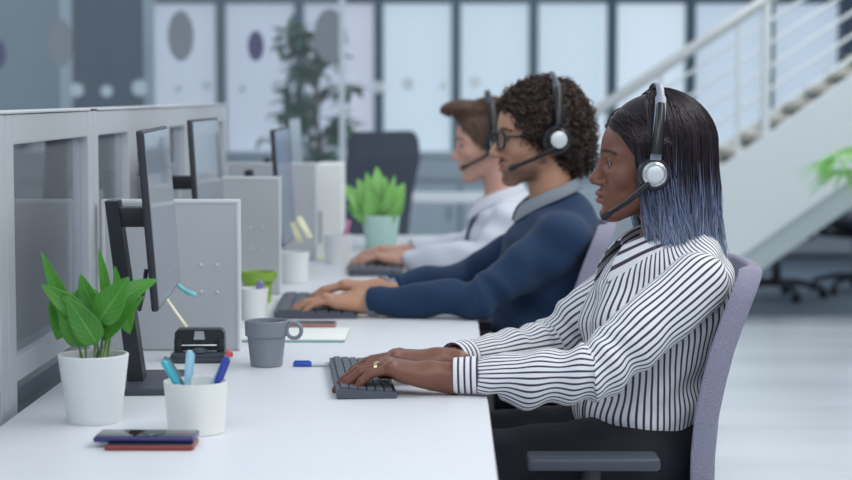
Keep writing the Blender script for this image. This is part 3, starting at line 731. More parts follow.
def phone(label, x0, x1, y0, y1, z0, body, rz=0, group=None):
    cx, cy = (x0 + x1) / 2, (y0 + y1) / 2; t = thing('smartphone', label, 'phone', (cx, cy, z0), rz, group); w_, d_ = (x1 - x0) / 2, (y1 - y0) / 2
    MB().box(-w_, w_, -d_, d_, 0, .0085, .0035, seg=3).build('case', body, t, smooth=True)
    MB().box(-w_ + .003, w_ - .003, -d_ + .003, d_ - .003, .0083, .0092, .0004).build('display', 'phone_glass', t, smooth=True)
    MB().box(-.012, .012, -d_ - .0006, -d_ + .001, .003, .0055, .0002).build('side_button', body, t)
    return t
a = PZ(104, 451, DZ); b = PZ(193, 451, DZ)
phone('red cased smartphone lying under the purple one', a.x, b.x, a.y - .000, a.y + .075, DZ, 'phone_red', math.radians(.5), 'stacked smartphones')
a = PZ(93, 442.5, DZ + .0095); b = PZ(194, 442.5, DZ + .0095)
phone('purple-blue edged smartphone lying on top of the red one', a.x, b.x, a.y, a.y + .070, DZ + .0095, 'phone_purple', math.radians(-.5), 'stacked smartphones')

# ---- hole punch
Yh = 4.00; h0 = P(200, 358, Yh); hp = thing('hole_punch', 'black two-hole paper punch standing before the first grey divider', 'hole punch', (h0.x, Yh, DZ), math.radians(3))
MB().box(-.062, .062, -.05, .045, 0, .012, .004).build('base', 'charcoal', hp, smooth=True)
MB().box(-.058, .058, -.048, .0, .010, .020, .004).build('paper_tray', 'charcoal', hp, smooth=True)
for s_ in (-1, 1): MB().box(s_ * .045 - .008, s_ * .045 + .008, -.02, .02, .012, .048, .003).build('punch_head', 'black_plastic', hp, smooth=True)
MB().prism([(-.054, .022), (.054, .022), (.052, .060), (.046, .067), (-.046, .067), (-.052, .060)], -.012, .03).build('handle', 'black_plastic', hp)
MB().prism([(-.012, .046), (.012, .046), (.009, .064), (-.009, .064)], -.0145, -.010).build('label_plate', 'silver', hp)
MB().tube([(-.045, -.016, .034), (.045, -.016, .034)], .0022, 8).build('pivot_rod', 'silver', hp, smooth=True)
MB().lathe([(0, 0), (.018, .004), (.016, .010), (0, .014)], 20, c=(0, -.03, .018)).build('dial', 'charcoal', hp, smooth=True)

# ---- grey mug
Ym = 3.92; m0 = P(266.5, 340, Ym); mg = thing('mug', 'grey stackable mug with a ring handle, right of the hole punch', 'mug', (m0.x, Ym, DZ))
MB().lathe([(0, 0), (.031, 0), (.033, .002), (.0395, .060), (.0395, .0615), (.044, .064), (.0452, .094), (.0440, .0955), (.0425, .094), (.040, .066), (.036, .060), (.030, .006), (0, .005)], 56).build('body', 'mug_grey', mg, smooth=True)
mb = MB(); n = 22; ring = [(.0445 + .016 - .016 * math.cos(2 * PI * k / n), 0, .076 + .016 * math.sin(2 * PI * k / n)) for k in range(n + 1)]
mb.tube(ring, .0042, 10, cap=False).build('handle', 'mug_grey', mg, smooth=True, M=Matrix.Rotation(-.25, 4, 'Z'))
# blue pen lying on the desk
a = PZ(345, 364, DZ + .0055); b = PZ(293, 364, DZ + .0055)
pen('clear ballpoint pen with a blue cap lying left of the near keyboard', a, b, 'clear_pen', 'navy_pen', r=.005, clip=True, capf=.36)
mat('blue_cap', (.03, .10, .48), .35)
for o in bpy.data.objects:
    if o.name.startswith('pen') and o.get('label', '').startswith('clear ballpoint'):
        for ch in kids(o):
            if ch.name.startswith('c'): ch.data.materials.clear(); ch.data.materials.append(MATS['blue_cap'])

# ---- keyboards
def keyboard(label, cx, cy, wx, ly, rz, group='dark keyboards'):
    t = thing('keyboard', label, 'keyboard', (cx, cy, DZ), rz, group)
    h = .017
    MB().prism([(-wx / 2, .002), (wx / 2, .0), (wx / 2, .011), (-wx / 2, h + .002)], -ly / 2, ly / 2).build('base', 'key_base', t)
    mb = MB(); rows = 6; n = 20; kx = (wx - .014) / rows
    for r in range(rows):
        for k in range(n):
            if r == 0 and 5 < k < 11: continue
            x = wx / 2 - .007 - kx * (r + .5); y = -ly / 2 + .008 + (ly - .016) * (k + .5) / n; z = .0115 + (wx / 2 - x) / wx * (h - .009)
            mb.box(x - kx * .44, x + kx * .44, y - (ly - .016) / n * .44, y + (ly - .016) / n * .44, z - .002, z + .0045, .001, seg=1)
    if True: mb.box(wx / 2 - .007 - kx * .94, wx / 2 - .007 - kx * .06, -ly / 2 + .008 + (ly - .016) * 6.05 / n, -ly / 2 + .008 + (ly - .016) * 10.95 / n, .010, .0165, .001, seg=1)
    mb.build('keys', 'key_dark', t)
    return t
ka = PZ(337, 400, DZ); kb = PZ(397, 399, DZ); kc = PZ(329, 364, DZ)
kx_ = (kb - ka).length; rz_ = math.atan2(-(kc.x - ka.x), kc.y - ka.y)
KC = ka + (kb - ka) / 2 + Vector((-math.sin(rz_), math.cos(rz_), 0)) * .22
keyboard('dark grey keyboard under the hands of the woman', KC.x, KC.y, kx_ + .0, .43, rz_)
ka = PZ(263, 320, DZ); kb = PZ(352, 322, DZ)
keyboard('dark grey keyboard under the hands of the man in the navy sweater', (ka.x + kb.x) / 2 + .01, 4.98, .21, .46, math.radians(2))
ka = PZ(347, 272, DZ); kb = PZ(400, 274, DZ)
keyboard('dark grey keyboard of the man in the white shirt', (ka.x + kb.x) / 2 + .005, 6.10, .17, .42, math.radians(2))

# ---- notebook, slim case, small pots
a = PZ(345, 342, DZ); nb = thing('notebook', 'white notebook with a green page edge lying right of the grey mug', 'notebook', (a.x - .15, 4.40, DZ), 0)
MB().box(-.15, .15, -.105, .105, 0, .006, .0025, seg=2).build('pages', 'notebook_edge', nb, smooth=True)
MB().box(-.151, .151, -.106, .106, .0045, .0085, .002, seg=2).build('cover', 'paper', nb, smooth=True)
a = P(291, 326, 4.60); b = P(336, 326, 4.60)
mat('rose_case', (.42, .17, .14), .4)
phone('reddish brown smartphone lying between the notebook and the second keyboard', a.x - .02, b.x, 4.565, 4.64, DZ, 'rose_case')
Yg = 5.14; g0 = P(258, 280, Yg); gt = thing('planter', 'small lime green pot with a lip, standing before the second grey divider', 'pot', (g0.x, Yg, DZ))
MB().lathe([(0, 0), (.034, 0), (.040, .058), (.046, .059), (.047, .084), (.044, .084), (.042, .062), (.036, .056), (.031, .01), (0, .01)], 40).build('body', 'lime', gt, smooth=True)
MB().box(.040, .053, -.012, .012, .068, .084, .003).build('lip_tab', 'lime', gt, smooth=True)
Yw = 4.76; w0 = P(254, 300, Yw); wc = thing('pen_cup', 'white pen cup with a purple pen, half hidden behind the grey mug', 'cup', (w0.x, Yw, DZ)); cup(wc, .031, .036, .078, 'white_ceramic')
pen('purple pen standing in the white cup behind the grey mug', (w0.x - .012, Yw, DZ + .01), P(261, 281, Yw), 'purple_pen', r=.006)
Yw = 5.70; w0 = P(294, 270, Yw); wc = thing('cup', 'plain white cup standing beyond the lime green pot', 'cup', (w0.x, Yw, DZ)); cup(wc, .042, .046, .092, 'white_ceramic')
Yw = 6.35; w0 = P(338, 240, Yw); wc = thing('pen_cup', 'white pen cup with a pink pen in front of the tall white box', 'cup', (w0.x, Yw, DZ)); cup(wc, .043, .046, .098, 'white_ceramic')
pen('pink pen standing in the white cup before the tall white box', (w0.x, Yw, DZ + .01), P(349, 220, Yw), 'pink_pen', r=.006)
a = PZ(325, 259, DZ); yn = thing('sticky_note_pad', 'yellow sticky note pad lying near the far keyboard', 'note pad', (a.x, a.y, DZ)); MB().box(-.04, .04, -.04, .04, 0, .008).build('pad', 'note_cream', yn)
a = P(330, 250, 6.72); b = P(317, 163, 6.70); e = P(343, 163, 6.70)
fb = thing('file_box', 'tall white file box standing beside the mint plant pot', 'box', ((b.x + e.x) / 2, 6.72, DZ)); w_ = (e.x - b.x) / 2
MB().box(-w_, w_, -.12, .14, 0, 1.063 - DZ, .004).build('box', 'paper', fb)
MB().box(-w_ + .008, -w_ + .026, -.124, -.119, .05, .16, .001).build('spine_label', 'panel_fabric', fb)

# ---- background furniture under the windows
t = thing('desk', 'white table standing far back before the windows, right of the mint plant pot', 'table', (P(445, 200, 10.6).x, 10.6, 0)); 
MB().box(-.42, .55, -.3, .3, .72, .75, .004).build('tabletop', 'desk_white', t)
for x in (-.38, .51):
    for y in (-.26, .26): MB().box(x - .02, x + .02, y - .02, y + .02, 0, .72).build('leg', 'white_metal', t)
t = thing('desk', 'grey topped table standing under the stairs at the right', 'table', (P(815, 250, 13.6).x, 14.6, 0))
MB().box(-.8, .8, -.35, .35, .71, .74, .004).build('tabletop', 'sill', t)
for x in (-.7, .7): MB().box(x - .025, x + .025, -.3, .3, 0, .71).build('leg', 'sill', t)
t = thing('cabinet', 'low grey cabinet standing under the back windows', 'cabinet', (P(560, 200, 15.4).x, 15.5, 0))
MB().box(-2.4, 2.4, -.25, .25, .02, .60, .006).build('body', 'sill', t)
for k in range(6):
    d = MB().box(-2.37 + k * .79, -1.62 + k * .79, -.265, -.25, .05, .58, .003).build('door', 'frame_light', t); MB().box(-1.70 + k * .79, -1.68 + k * .79, -.28, -.265, .30, .42).build('handle', 'alu_dark', d)

# ================================================================ PEOPLE
from mathutils.bvhtree import BVHTree
def V3(p): return np.array(p, float)
def unit(v): v = np.array(v, float); return v / np.linalg.norm(v)
def skinmat(name, rough, spec=.35):
    return mat(name, (.5, .3, .2), rough, spec=spec, sss=.10, bump=.05, bscale=120, attr='Col')
skinmat('skin_dark', .42, .5); skinmat('skin_tan', .5); skinmat('skin_fair', .5)
mat('eye', (.8, .8, .8), .12, spec=.8, attr='Col')
def hairmat(name, rough): return mat(name, (.03, .02, .02), rough, spec=.35, attr='Col')
hairmat('hair_long', .34); hairmat('hair_curly', .45); hairmat('hair_short', .5)
def stripemat():
    m = mat('striped_cotton', (.75, .76, .78), .8, sheen=.1); N = N_(m); L = m.node_tree.links; b = N['Principled BSDF']
    uv = N.new('ShaderNodeUVMap'); uv.uv_map = 'stripe'; sx = N.new('ShaderNodeSeparateXYZ'); L.new(uv.outputs[0], sx.inputs[0])
    fr = N.new('ShaderNodeMath'); fr.operation = 'FRACT'; L.new(sx.outputs[0], fr.inputs[0])
    pp = N.new('ShaderNodeMath'); pp.operation = 'PINGPONG'; pp.inputs[1].default_value = .5; L.new(fr.outputs[0], pp.inputs[0])
    r = N.new('ShaderNodeMapRange'); r.inputs['From Min'].default_value = .15; r.inputs['From Max'].default_value = .20; L.new(pp.outputs[0], r.inputs['Value'])
    mx = N.new('ShaderNodeMix'); mx.data_type = 'RGBA'; L.new(r.outputs[0], mx.inputs[0]); mx.inputs[6].default_value = (.045, .03, .06, 1); mx.inputs[7].default_value = (.74, .75, .78, 1)
    L.new(mx.outputs[2], b.inputs['Base Color'])
stripemat()
mat('navy_wool', (.005, .028, .080), .9, bump=.25, bscale=160, sheen=.06, var=.12, vscale=20)
mat('grey_cotton', (.24, .27, .31), .85, bump=.2, bscale=300)
mat('white_cotton', (.62, .65, .72), .85, bump=.1, bscale=60)
mat('black_trousers', (.007, .008, .014), .8, bump=.2, bscale=60)
mat('navy_tie', (.012, .03, .06), .55)
mat('lens', (.10, .07, .16), .05, trans=.7)
mat('black_gloss', (.012, .012, .014), .25)
mat('band_steel', (.24, .27, .33), .42, metal=.4)
mat('shoe_black', (.015, .014, .015), .35)

class Head:
    def __init__(s, H, yaw=0, pitch=0, roll=0, sc=1.0):
        s.H = V3(H); s.s = sc
        R = Matrix.Rotation(yaw, 3, 'Z') @ Matrix.Rotation(0, 3, 'X')
        B = Matrix(((-1, 0, 0), (0, -1, 0), (0, 0, 1)))          # columns: forward, left, up for someone facing -x
        Rt = R @ B @ Matrix.Rotation(pitch, 3, 'Y') @ Matrix.Rotation(roll, 3, 'X')
        s.R = np.array(Rt)
    def w(s, p): return s.H + (np.asarray(p, float) * s.s) @ s.R.T
    def l(s, p): return ((np.asarray(p) - s.H) @ s.R) / s.s
    def prims(s, pr):
        out = []; Rf = s.R.astype(np.float32); Hf = s.H.astype(np.float32)
        def wrap(fn): return lambda p: fn(((p - Hf) @ Rf) / s.s) * s.s
        return [(wrap(fn), k * s.s, op) for fn, k, op in pr]
    def M(s):
        m = Matrix(s.R.tolist()).to_4x4(); m = Matrix.Translation(Vector(s.H)) @ m @ Matrix.Scale(s.s, 4); return m

def head_prims(f):
    """face of a head, u forward, v left, w up, origin between the ears"""
    nl, nt, lip, jaww, chin = f.get('nose', .0), f.get('nosetip', .010), f.get('lip', 1), f.get('jaw', .052), f.get('chin', .0)
    fw = f.get('fw', 1.0)
    p = [(ell((-.014, 0, .042), (.100, .076 * fw, .090)), 0, '+'),
         (ell((.030, 0, .030), (.066, .062 * fw, .070)), .03, '+'),
         (ell((.036, 0, -.028), (.056, .058 * fw, .070)), .03, '+')]
    for s_ in (-1, 1):
        p += [(cap((-.008, s_ * (jaww), -.045), (.062, s_ * .018, -.098), .017, .014), .028, '+'),
              (ell((.058, s_ * .042, -.022), (.024, .018, .018)), .020, '+'),
              (cap((.080, s_ * .012, .022), (.070, s_ * .046, .022), .0105, .009), .014, '+')]
    p += [(ell((.074 + chin, 0, -.100), (.017, .019, .015)), .018, '+'),
          (ell((.072, 0, -.064), (.024, .028, .028)), .016, '+')]
    for s_ in (-1, 1): p += [(ell((.098, s_ * .032, .004), (.016, .017, .013)), .012, '-')]
    p += [(cap((.088, 0, .012), (.106 + nl, 0, -.026), .0065, .0085), .012, '+'),
          (ell((.107 + nl, 0, -.033), (nt * 1.1, nt * 1.1, nt * .95)), .008, '+')]
    for s_ in (-1, 1):
        p += [(ell((.098 + nl * .7, s_ * .0125 * f.get('nw', 1), -.0375), (.011, .0075, .0075)), .006, '+'),
              (ell((.104 + nl * .7, s_ * .0065, -.0455), (.005, .003, .004)), .003, '-')]
    p += [(ell((.0915, 0, -.0595), (.0105 * lip, .023, .0062 * lip)), .006, '+'),
          (ell((.0895, 0, -.0735), (.0105 * lip, .020, .0066 * lip)), .006, '+'),
          (ell((.103, 0, -.0663), (.014, .026, .0011)), .003, '-'),
          (ell((.0935, 0, -.0860), (.0055, .013, .0045)), .008, '-')]
    for s_ in (-1, 1):     # lids over the eyeball, with the slit between them, and ears
        p += [(ell((.0755, s_ * .0315, .003), (.0142, .0145, .0135)), .004, '+'),
              (ell((.092, s_ * .0310, .0020), (.0125, .0114, .0042)), .0015, '-'),
              (ell((-.010, s_ * .075 * fw, -.004), (.017, .007, .031)), .006, '+'),
              (ell((-.006, s_ * .084 * fw, -.002), (.010, .006, .020)), .003, '-')]
    return p

def seg(a, d, l): return V3(a) + unit(d) * l
def hand_prims(W, a, n, thumb, sc=1.0, curl=(12, 30, 30), spread=1.0, slim=1.0):
    """wrist W, a towards the fingers, n out of the back of the hand, thumb = unit vector to the thumb side"""
    a = unit(a); b = unit(np.array(thumb) - a * np.dot(a, thumb)); n = unit(n - a * np.dot(a, n) - b * np.dot(b, n)); P_ = []
    q = lambda x, y, z: V3(W) + (a * x + b * y + n * z) * sc
    r = slim * sc
    fo = [.0275, .0090, -.0095, -.0265]; ln = [(.043, .026, .021), (.048, .029, .022), (.044, .027, .021), (.034, .021, .019)]
    kx = [.087, .090, .086, .078]; tips = []
    P_.append((cap(q(-.03, 0, 0), q(.01, 0, 0), .025 * r, .024 * r), .0, '+'))
    for i in range(4):
        P_.append((cap(q(.008, fo[i] * .45, -.001), q(kx[i], fo[i], 0), .0165 * r, .0118 * r), .012 * sc, '+'))
    P_.append((cap(q(.02, -.02, -.006), q(.06, -.024, -.006), .015 * r, .013 * r), .010, '+'))
    for i in range(4):
        P_.append((ell(q(kx[i], fo[i], .004), np.array([.0095, .0095, .0095]) * r), .006, '+'))
        p0 = q(kx[i], fo[i], 0); ang = 0; rr = [.0096, .0090, .0084, .0076]
        if i == 3: rr = [x * .88 for x in rr]
        sp = (1.5 - i) * .07 * spread
        for j in range(3):
            ang += math.radians(curl[j] + (3 if i == 0 else 0) + (j == 1) * (i - 1.5) * 2)
            d = a * math.cos(ang) - n * math.sin(ang) + b * sp
            p1 = seg(p0, d, ln[i][j] * sc)
            P_.append((cap(p0, p1, rr[j] * r, rr[j + 1] * r), .0035 if j == 0 else .002, '+')); p0 = p1
        tips.append((p0, unit(d), rr[3] * r))
    t0 = q(.018, .018, -.008); t1 = q(.048, .040, -.014); t2 = q(.074, .050, -.018); t3 = q(.094, .052, -.024)
    P_ += [(cap(t0, t1, .0165 * r, .0125 * r), .012, '+'), (cap(t1, t2, .0108 * r, .0098 * r), .004, '+'), (cap(t2, t3, .0095 * r, .0078 * r), .002, '+')]
    tips.append((t3, unit(t3 - t2), .0078 * r))
    return P_, tips, (a, b, n)

def body_prims(c):
    """c: joints. limbs, trunk and neck of one figure"""
    R = np.array(Matrix.Rotation(c.get('tyaw', 0), 3, 'Z')); g = c.get('girth', 1)
    p = [(ell(c['hips'], (.115 * g, .155 * g, .11), R), 0, '+'), (ell(c['waist'], (.095 * g, .13 * g, .14), R), .05, '+'),
         (ell(c['chest'], (.105 * g, .145 * g, .15), R), .05, '+'),
         (cap(c['sn'], c['sf'], .042), .05, '+'), (cap(c['c7'], (c['chest'][0], c['chest'][1], c['chest'][2] + .05), .06, .08), .05, '+'),
         (cap(c['neck_top'], c['c7'], c.get('nr', .050), c.get('nr', .050) * 1.1), .03, '+')]
    for s_ in 'nf':
        p += [(cap(c['s' + s_], c['e' + s_], .043, .035), .03, '+'), (cap(c['e' + s_], c['w' + s_], .036, .024 * c.get('wr', 1)), .012, '+')]
        p += [(cap(c['h' + s_], c['k' + s_], .078, .052), .04, '+'), (cap(c['k' + s_], c['a' + s_], .050, .034), .015, '+')]
    return p

def tube_angle(pts, ref, V):
    """angle around a bent limb, and the length along it"""
    pts = [V3(p) for p in pts]; best = None; ang = np.zeros(len(V)); along = np.zeros(len(V)); bd = np.full(len(V), 1e9); acc = 0
    for a, b in zip(pts, pts[1:]):
        d = b - a; L_ = np.linalg.norm(d); d = d / L_; t = (V - a) @ d; tc = np.clip(t, 0, L_)
        dist = np.linalg.norm(V - a - tc[:, None] * d, axis=1)
        e1 = ref - d * np.dot(ref, d); e1 /= np.linalg.norm(e1); e2 = np.cross(d, e1)
        r = V - a; an = np.arctan2(r @ e2, r @ e1); m = dist < bd
        ang[m] = an[m]; along[m] = (acc + t)[m]; bd[m] = dist[m]; acc += L_
    return ang, along

def person_root(label, x, y): return thing('person', label, 'person', (x, y, 0))

def build_body(root, c, head, face, handn, handf, h, skin, base, lipc, extra=None):
    pr = body_prims(c) + head.prims(head_prims(face)) if False else None
    B = body_prims(c); Hd = head.prims(head_prims(face))
    hn, tn, fn = handn; hf, tf, ff = handf
    def f(p):
        d = field(B)(p); d = smin(d, field(Hd)(p), .022)
        d = smin(d, field(hn)(p), .010); d = smin(d, field(hf)(p), .010)
        for s_ in 'nf':
            d = smin(d, cap(c['a' + s_], V3(c['a' + s_]) + (.0, 0, -.04), .034, .032)(p), .01)
            d = smin(d, cap(V3(c['a' + s_]) + (.02, 0, -.045), V3(c['a' + s_]) + (-.15, 0, -.055), .03, .022)(p), .015)
        return d
    allp = np.array([c[k] for k in c if isinstance(c[k], (tuple, list, np.ndarray, Vector)) and len(c[k]) == 3])
    lo = allp.min(0) - .22; hi = allp.max(0) + .2; lo[2] = .01; hi[2] = head.H[2] + .17 * head.s; lo[0] = min(lo[0], c['wn'][0] - .24)
    V, Fq = polygonise(f, lo, hi, h)
    q = head.l(V); u, v, w_ = q[:, 0], q[:, 1], q[:, 2]
    col = np.tile(np.array(base), (len(V), 1)).astype(float)
    def blend(mask, c_): 
        nonlocal col
        m = np.clip(mask, 0, 1)[:, None]; col = col * (1 - m) + np.array(c_) * m
    hd = (w_ > -.13)
    lipm = np.maximum(1 - (((w_ + .0595) / .0075) ** 2 + (v / .024) ** 2), 1 - (((w_ + .0740) / .0085) ** 2 + (v / .021) ** 2)) * 4
    blend(lipm * (u > .083) * hd, lipc)
    for s_ in (-1, 1):
        bz = .0235 + .004 * (1 - ((v * s_ - .03) / .022) ** 2); bm = (1 - np.abs(w_ - bz) / .0042) * (np.abs(v * s_ - .032) < .024) * (u > .05) * 2.2
        blend(bm * hd * face.get('brow', .9), face.get('browc', (.02, .015, .015)))
        em = (1 - ((w_ - .003) / .0062) ** 2 - ((v * s_ - .032) / .0155) ** 2) * 3; blend(em * (u > .075) * hd * face.get('lash', .75), (.02, .015, .015))
        blend((1 - ((w_ + .022) / .02) ** 2 - ((v * s_ - .045) / .022) ** 2) * .35 * (u > .03) * hd, face.get('cheek', base))
    if face.get('beard'):
        jl = np.clip((-.050 - w_) / .03, 0, 1) * np.clip((.085 - np.abs(0 * v)) / .01, 0, 1) * np.clip((w_ + .112) / .012, 0, 1) * np.clip((u - .0) / .02, 0, 1)
        st = np.clip((np.abs(v) - .022) / .012 + np.clip((-.083 - w_) / .008, 0, 1) + (1 - np.abs(w_ + .0515) / .006) * (np.abs(v) < .03) * 1.5, 0, 1)
        blend(jl * .68 * (1 - np.clip(lipm, 0, 1)), face['beard']); mo = (1 - ((w_ + .0510) / .0075) ** 2 - (v / .036) ** 2) * (u > .06) * 1.6; blend(mo * .9, face['beard'])
        side = np.clip(1 - np.abs(u - .004) / .022, 0, 1) * (w_ < .02) * (w_ > -.06) * (np.abs(v) > .045) * (w_ > -.13); blend(side * .75, face['beard'])
    # nails and paler fingertips
    for tips, fr in ((tn, fn), (tf, ff)):
        for i, (tp, td, tr) in enumerate(tips):
            up = fr[2] if i < 4 else unit(fr[2] + fr[1] * .3); nl_ = tp + up * tr * .9 + td * tr * .1
            r = V - nl_; m = 1 - (np.abs(r @ td) / (tr * .95)) ** 2 - (np.linalg.norm(r - np.outer(r @ td, td), axis=1) / (tr * .75)) ** 2
            blend(m * 3, face.get('nail', np.array(base) * 1.25 + .06))
        if 'palm' in face:
            for tp, td, tr in tips[:4]:
                pass
    body = fastmesh('body', V, Fq, skin, root, tuple(root.location), color=col)
    for s_ in (-1, 1):
        bm = bmesh.new(); bmesh.ops.create_uvsphere(bm, u_segments=28, v_segments=20, radius=.0122)
        me = bpy.data.meshes.new('eye'); bmesh.ops.rotate(bm, matrix=Matrix.Rotation(PI / 2, 3, 'Y'), verts=bm.verts); bm.to_mesh(me); bm.free()
        e = link('eye', me, 'eye', body)
        ca = me.color_attributes.new('Col', 'FLOAT_COLOR', 'POINT'); g = V3(face.get('gaze', (1, 0, -.25))); g /= np.linalg.norm(g)
        for i_, vv in enumerate(me.vertices):
            an = math.degrees(math.acos(max(-1, min(1, float(np.dot(np.array(vv.co) / .0122, g))))))
            ca.data[i_].color = (.006, .005, .005, 1) if an < 20 else ((*face.get('iris', (.06, .03, .015)), 1) if an < 45 else (.64, .62, .61, 1))
        e.matrix_local = Matrix.Translation(-root.location) @ head.M() @ Matrix.Translation((.0765, s_ * .0315, .003))
    return body, V, Fq

def strands(name, paths, rad, cols, m, parent, off, sides=3):
    """many thin tapering tubes in ONE mesh; paths (n,k,3), cols (n,k,3)"""
    n, k, _ = paths.shape; T = np.gradient(paths, axis=1); T /= np.linalg.norm(T, axis=2, keepdims=True) + 1e-9
    ref = np.array([.31, .77, .55]); A = np.cross(T, ref); A /= np.linalg.norm(A, axis=2, keepdims=True) + 1e-9; B = np.cross(T, A)
    V = np.zeros((n, k, sides, 3)); 
    rad = np.broadcast_to(rad, (n, k))
    for j in range(sides):
        an = 2 * PI * j / sides; V[:, :, j] = paths + (A * math.cos(an) + B * math.sin(an)) * rad[..., None]
    idx = np.arange(n * k * sides).reshape(n, k, sides)
    F_ = [np.stack([idx[:, :-1, j], idx[:, :-1, (j + 1) % sides], idx[:, 1:, (j + 1) % sides], idx[:, 1:, j]], -1).reshape(-1, 4) for j in range(sides)]
    return fastmesh(name, V.reshape(-1, 3), np.concatenate(F_), m, parent, off, color=np.repeat(cols.reshape(-1, 3), sides, 0))

def headset(head, label, cupc=(.004, .095, -.002), mic=(.088, .060, -.100), discr=.0185, band='silver', ecs=1.0, lift=.168, uoff=-.008, silver=True, tilt=0):
    t = thing('headset', label, 'headset', head.H); M = Matrix.Translation(-Vector(head.H)) @ head.M()
    cx, cy, cz = cupc; V = []; Fc = []; n = 48; rw = .0075; th = .0025
    pts = []
    for i in range(n + 1):
        al = math.radians(4 + (176 - 4) * i / n); pts.append((cx + (uoff - cx) * math.sin(al), cy * math.copysign(abs(math.cos(al)) ** .8, math.cos(al)), cz + .012 + (lift - cz - .012) * math.sin(al) ** .9))
    mb = MB()
    for i in range(n):
        a, b = Vector(pts[i]), Vector(pts[i + 1]); d = (b - a).normalized(); x_ = Vector((1, 0, 0)); nn = d.cross(x_).normalized()
        for p_ in ((a, b),): pass
    bmv = []
    for i, p in enumerate(pts):
        d = (Vector(pts[min(i + 1, n)]) - Vector(pts[max(i - 1, 0)])).normalized(); nn = d.cross(Vector((1, 0, 0))).normalized(); e = min(i, n - i)
        wd = rw * (1.45 if e < 15 else 1.0)
        bmv.append([mb.bm.verts.new(Vector(p) + Vector((sx * wd, 0, 0)) + nn * sn * th * (1 if abs(sx) < 1 else .4)) for sx, sn in ((-1, 1), (-.6, 1), (.6, 1), (1, 1), (1, -1), (-1, -1))])
    for a, b in zip(bmv, bmv[1:]):
        for j in range(6): mb.bm.faces.new((a[j], a[(j + 1) % 6], b[(j + 1) % 6], b[j]))
    hb = mb.build('headband', band, t, smooth=True, M=M)
    # black sliders around the lower band
    for s_ in (-1, 1):
        sl_ = [pts[i] if s_ > 0 else pts[n - i] for i in range(1, 13)]
        mb = MB()
        mb.tube([(p[0], p[1] + .004 * s_, p[2]) for p in sl_], [.0125 - .0004 * k for k in range(12)], 12).build('slider', 'black_gloss', t, smooth=True, M=M)
    for s_ in (-1, 1):
        C = Matrix.Translation((cx, s_ * (abs(cy) - .018), cz)) @ Matrix.Rotation(-s_ * PI / 2, 4, 'X')
        MB().lathe([(.012, -.004), (.030 * ecs, -.004), (.037 * ecs, .002), (.038 * ecs, .010), (.034 * ecs, .017), (0, .018)], 36, M=C).build('ear_cushion', 'black_plastic', t, smooth=True, M=M)
        oc = MB().lathe([(0, .018), (.028 * ecs, .018), (.0275 * ecs, .026), (discr + .004, .029), (discr + .003, .027), (0, .027)], 36, M=C).build('ear_cup', 'silver' if silver else 'black_gloss', t, smooth=True, M=M)
        MB().lathe([(0, .0275), (discr, .0275), (discr, .0300), (discr - .002, .0315), (0, .0318)], 36, M=C).build('cup_disc', 'disc_silver', oc, smooth=True, M=M)
    a = Vector((cx + .010, abs(cy) + .006, cz - .018)); b = Vector(mic); mid = a.lerp(b, .5) + Vector((0, .008, -.003))
    bo = MB().tube([a, a.lerp(mid, .5) + Vector((0, .002, 0)), mid, mid.lerp(b, .6), b], [.0066, .0062, .0056, .0052, .0050], 12).build('mic_boom', 'black_gloss', t, smooth=True, M=M)
    d = (b - mid).normalized()
    MB().tube([b - d * .010, b - d * .004, b + d * .010, b + d * .013], [.0052, .0074, .0072, .004], 14).build('microphone', 'rubber', bo, smooth=True, M=M)
    return t

def bvh(V, Fq): return BVHTree.FromPolygons([tuple(v) for v in V], [tuple(int(i) for i in f) for f in Fq])
def cloth(root, name, prims, h, m, lo, hi, disp=None, parent=None, color=None, angf=None, ns=0):
    f = field(prims, disp); V, Fq = polygonise(f, lo, hi, h)
    ang = angf(V) if angf else None
    o = fastmesh(name, V, Fq, m, parent or root, tuple(root.location), ang=ang, nstripe=ns, color=color(V) if color else None)
    return o, V, Fq
def bounds(ps, pad): a = np.array([V3(p) for p in ps]); return a.min(0) - pad, a.max(0) + pad
def plane_keep(pt, nrm):
    pt = V3(pt).astype(np.float32); nrm = unit(nrm).astype(np.float32)
    return lambda p: (p - pt) @ nrm                 # negative on the kept side
def folds(axis_pts, ref, items):
    """items: (along, width, amp, phase, twist, freq) ring folds near joints"""
    def d(p):
        ang, al = tube_angle(axis_pts, ref, p.astype(float)); o = np.zeros(len(p))
        for a0, wd, amp, ph, tw, fr in items: o += amp * np.exp(-((al - a0) / wd) ** 2) * np.sin(al * fr + ang * tw + ph)
        return o.astype(np.float32)
    return d
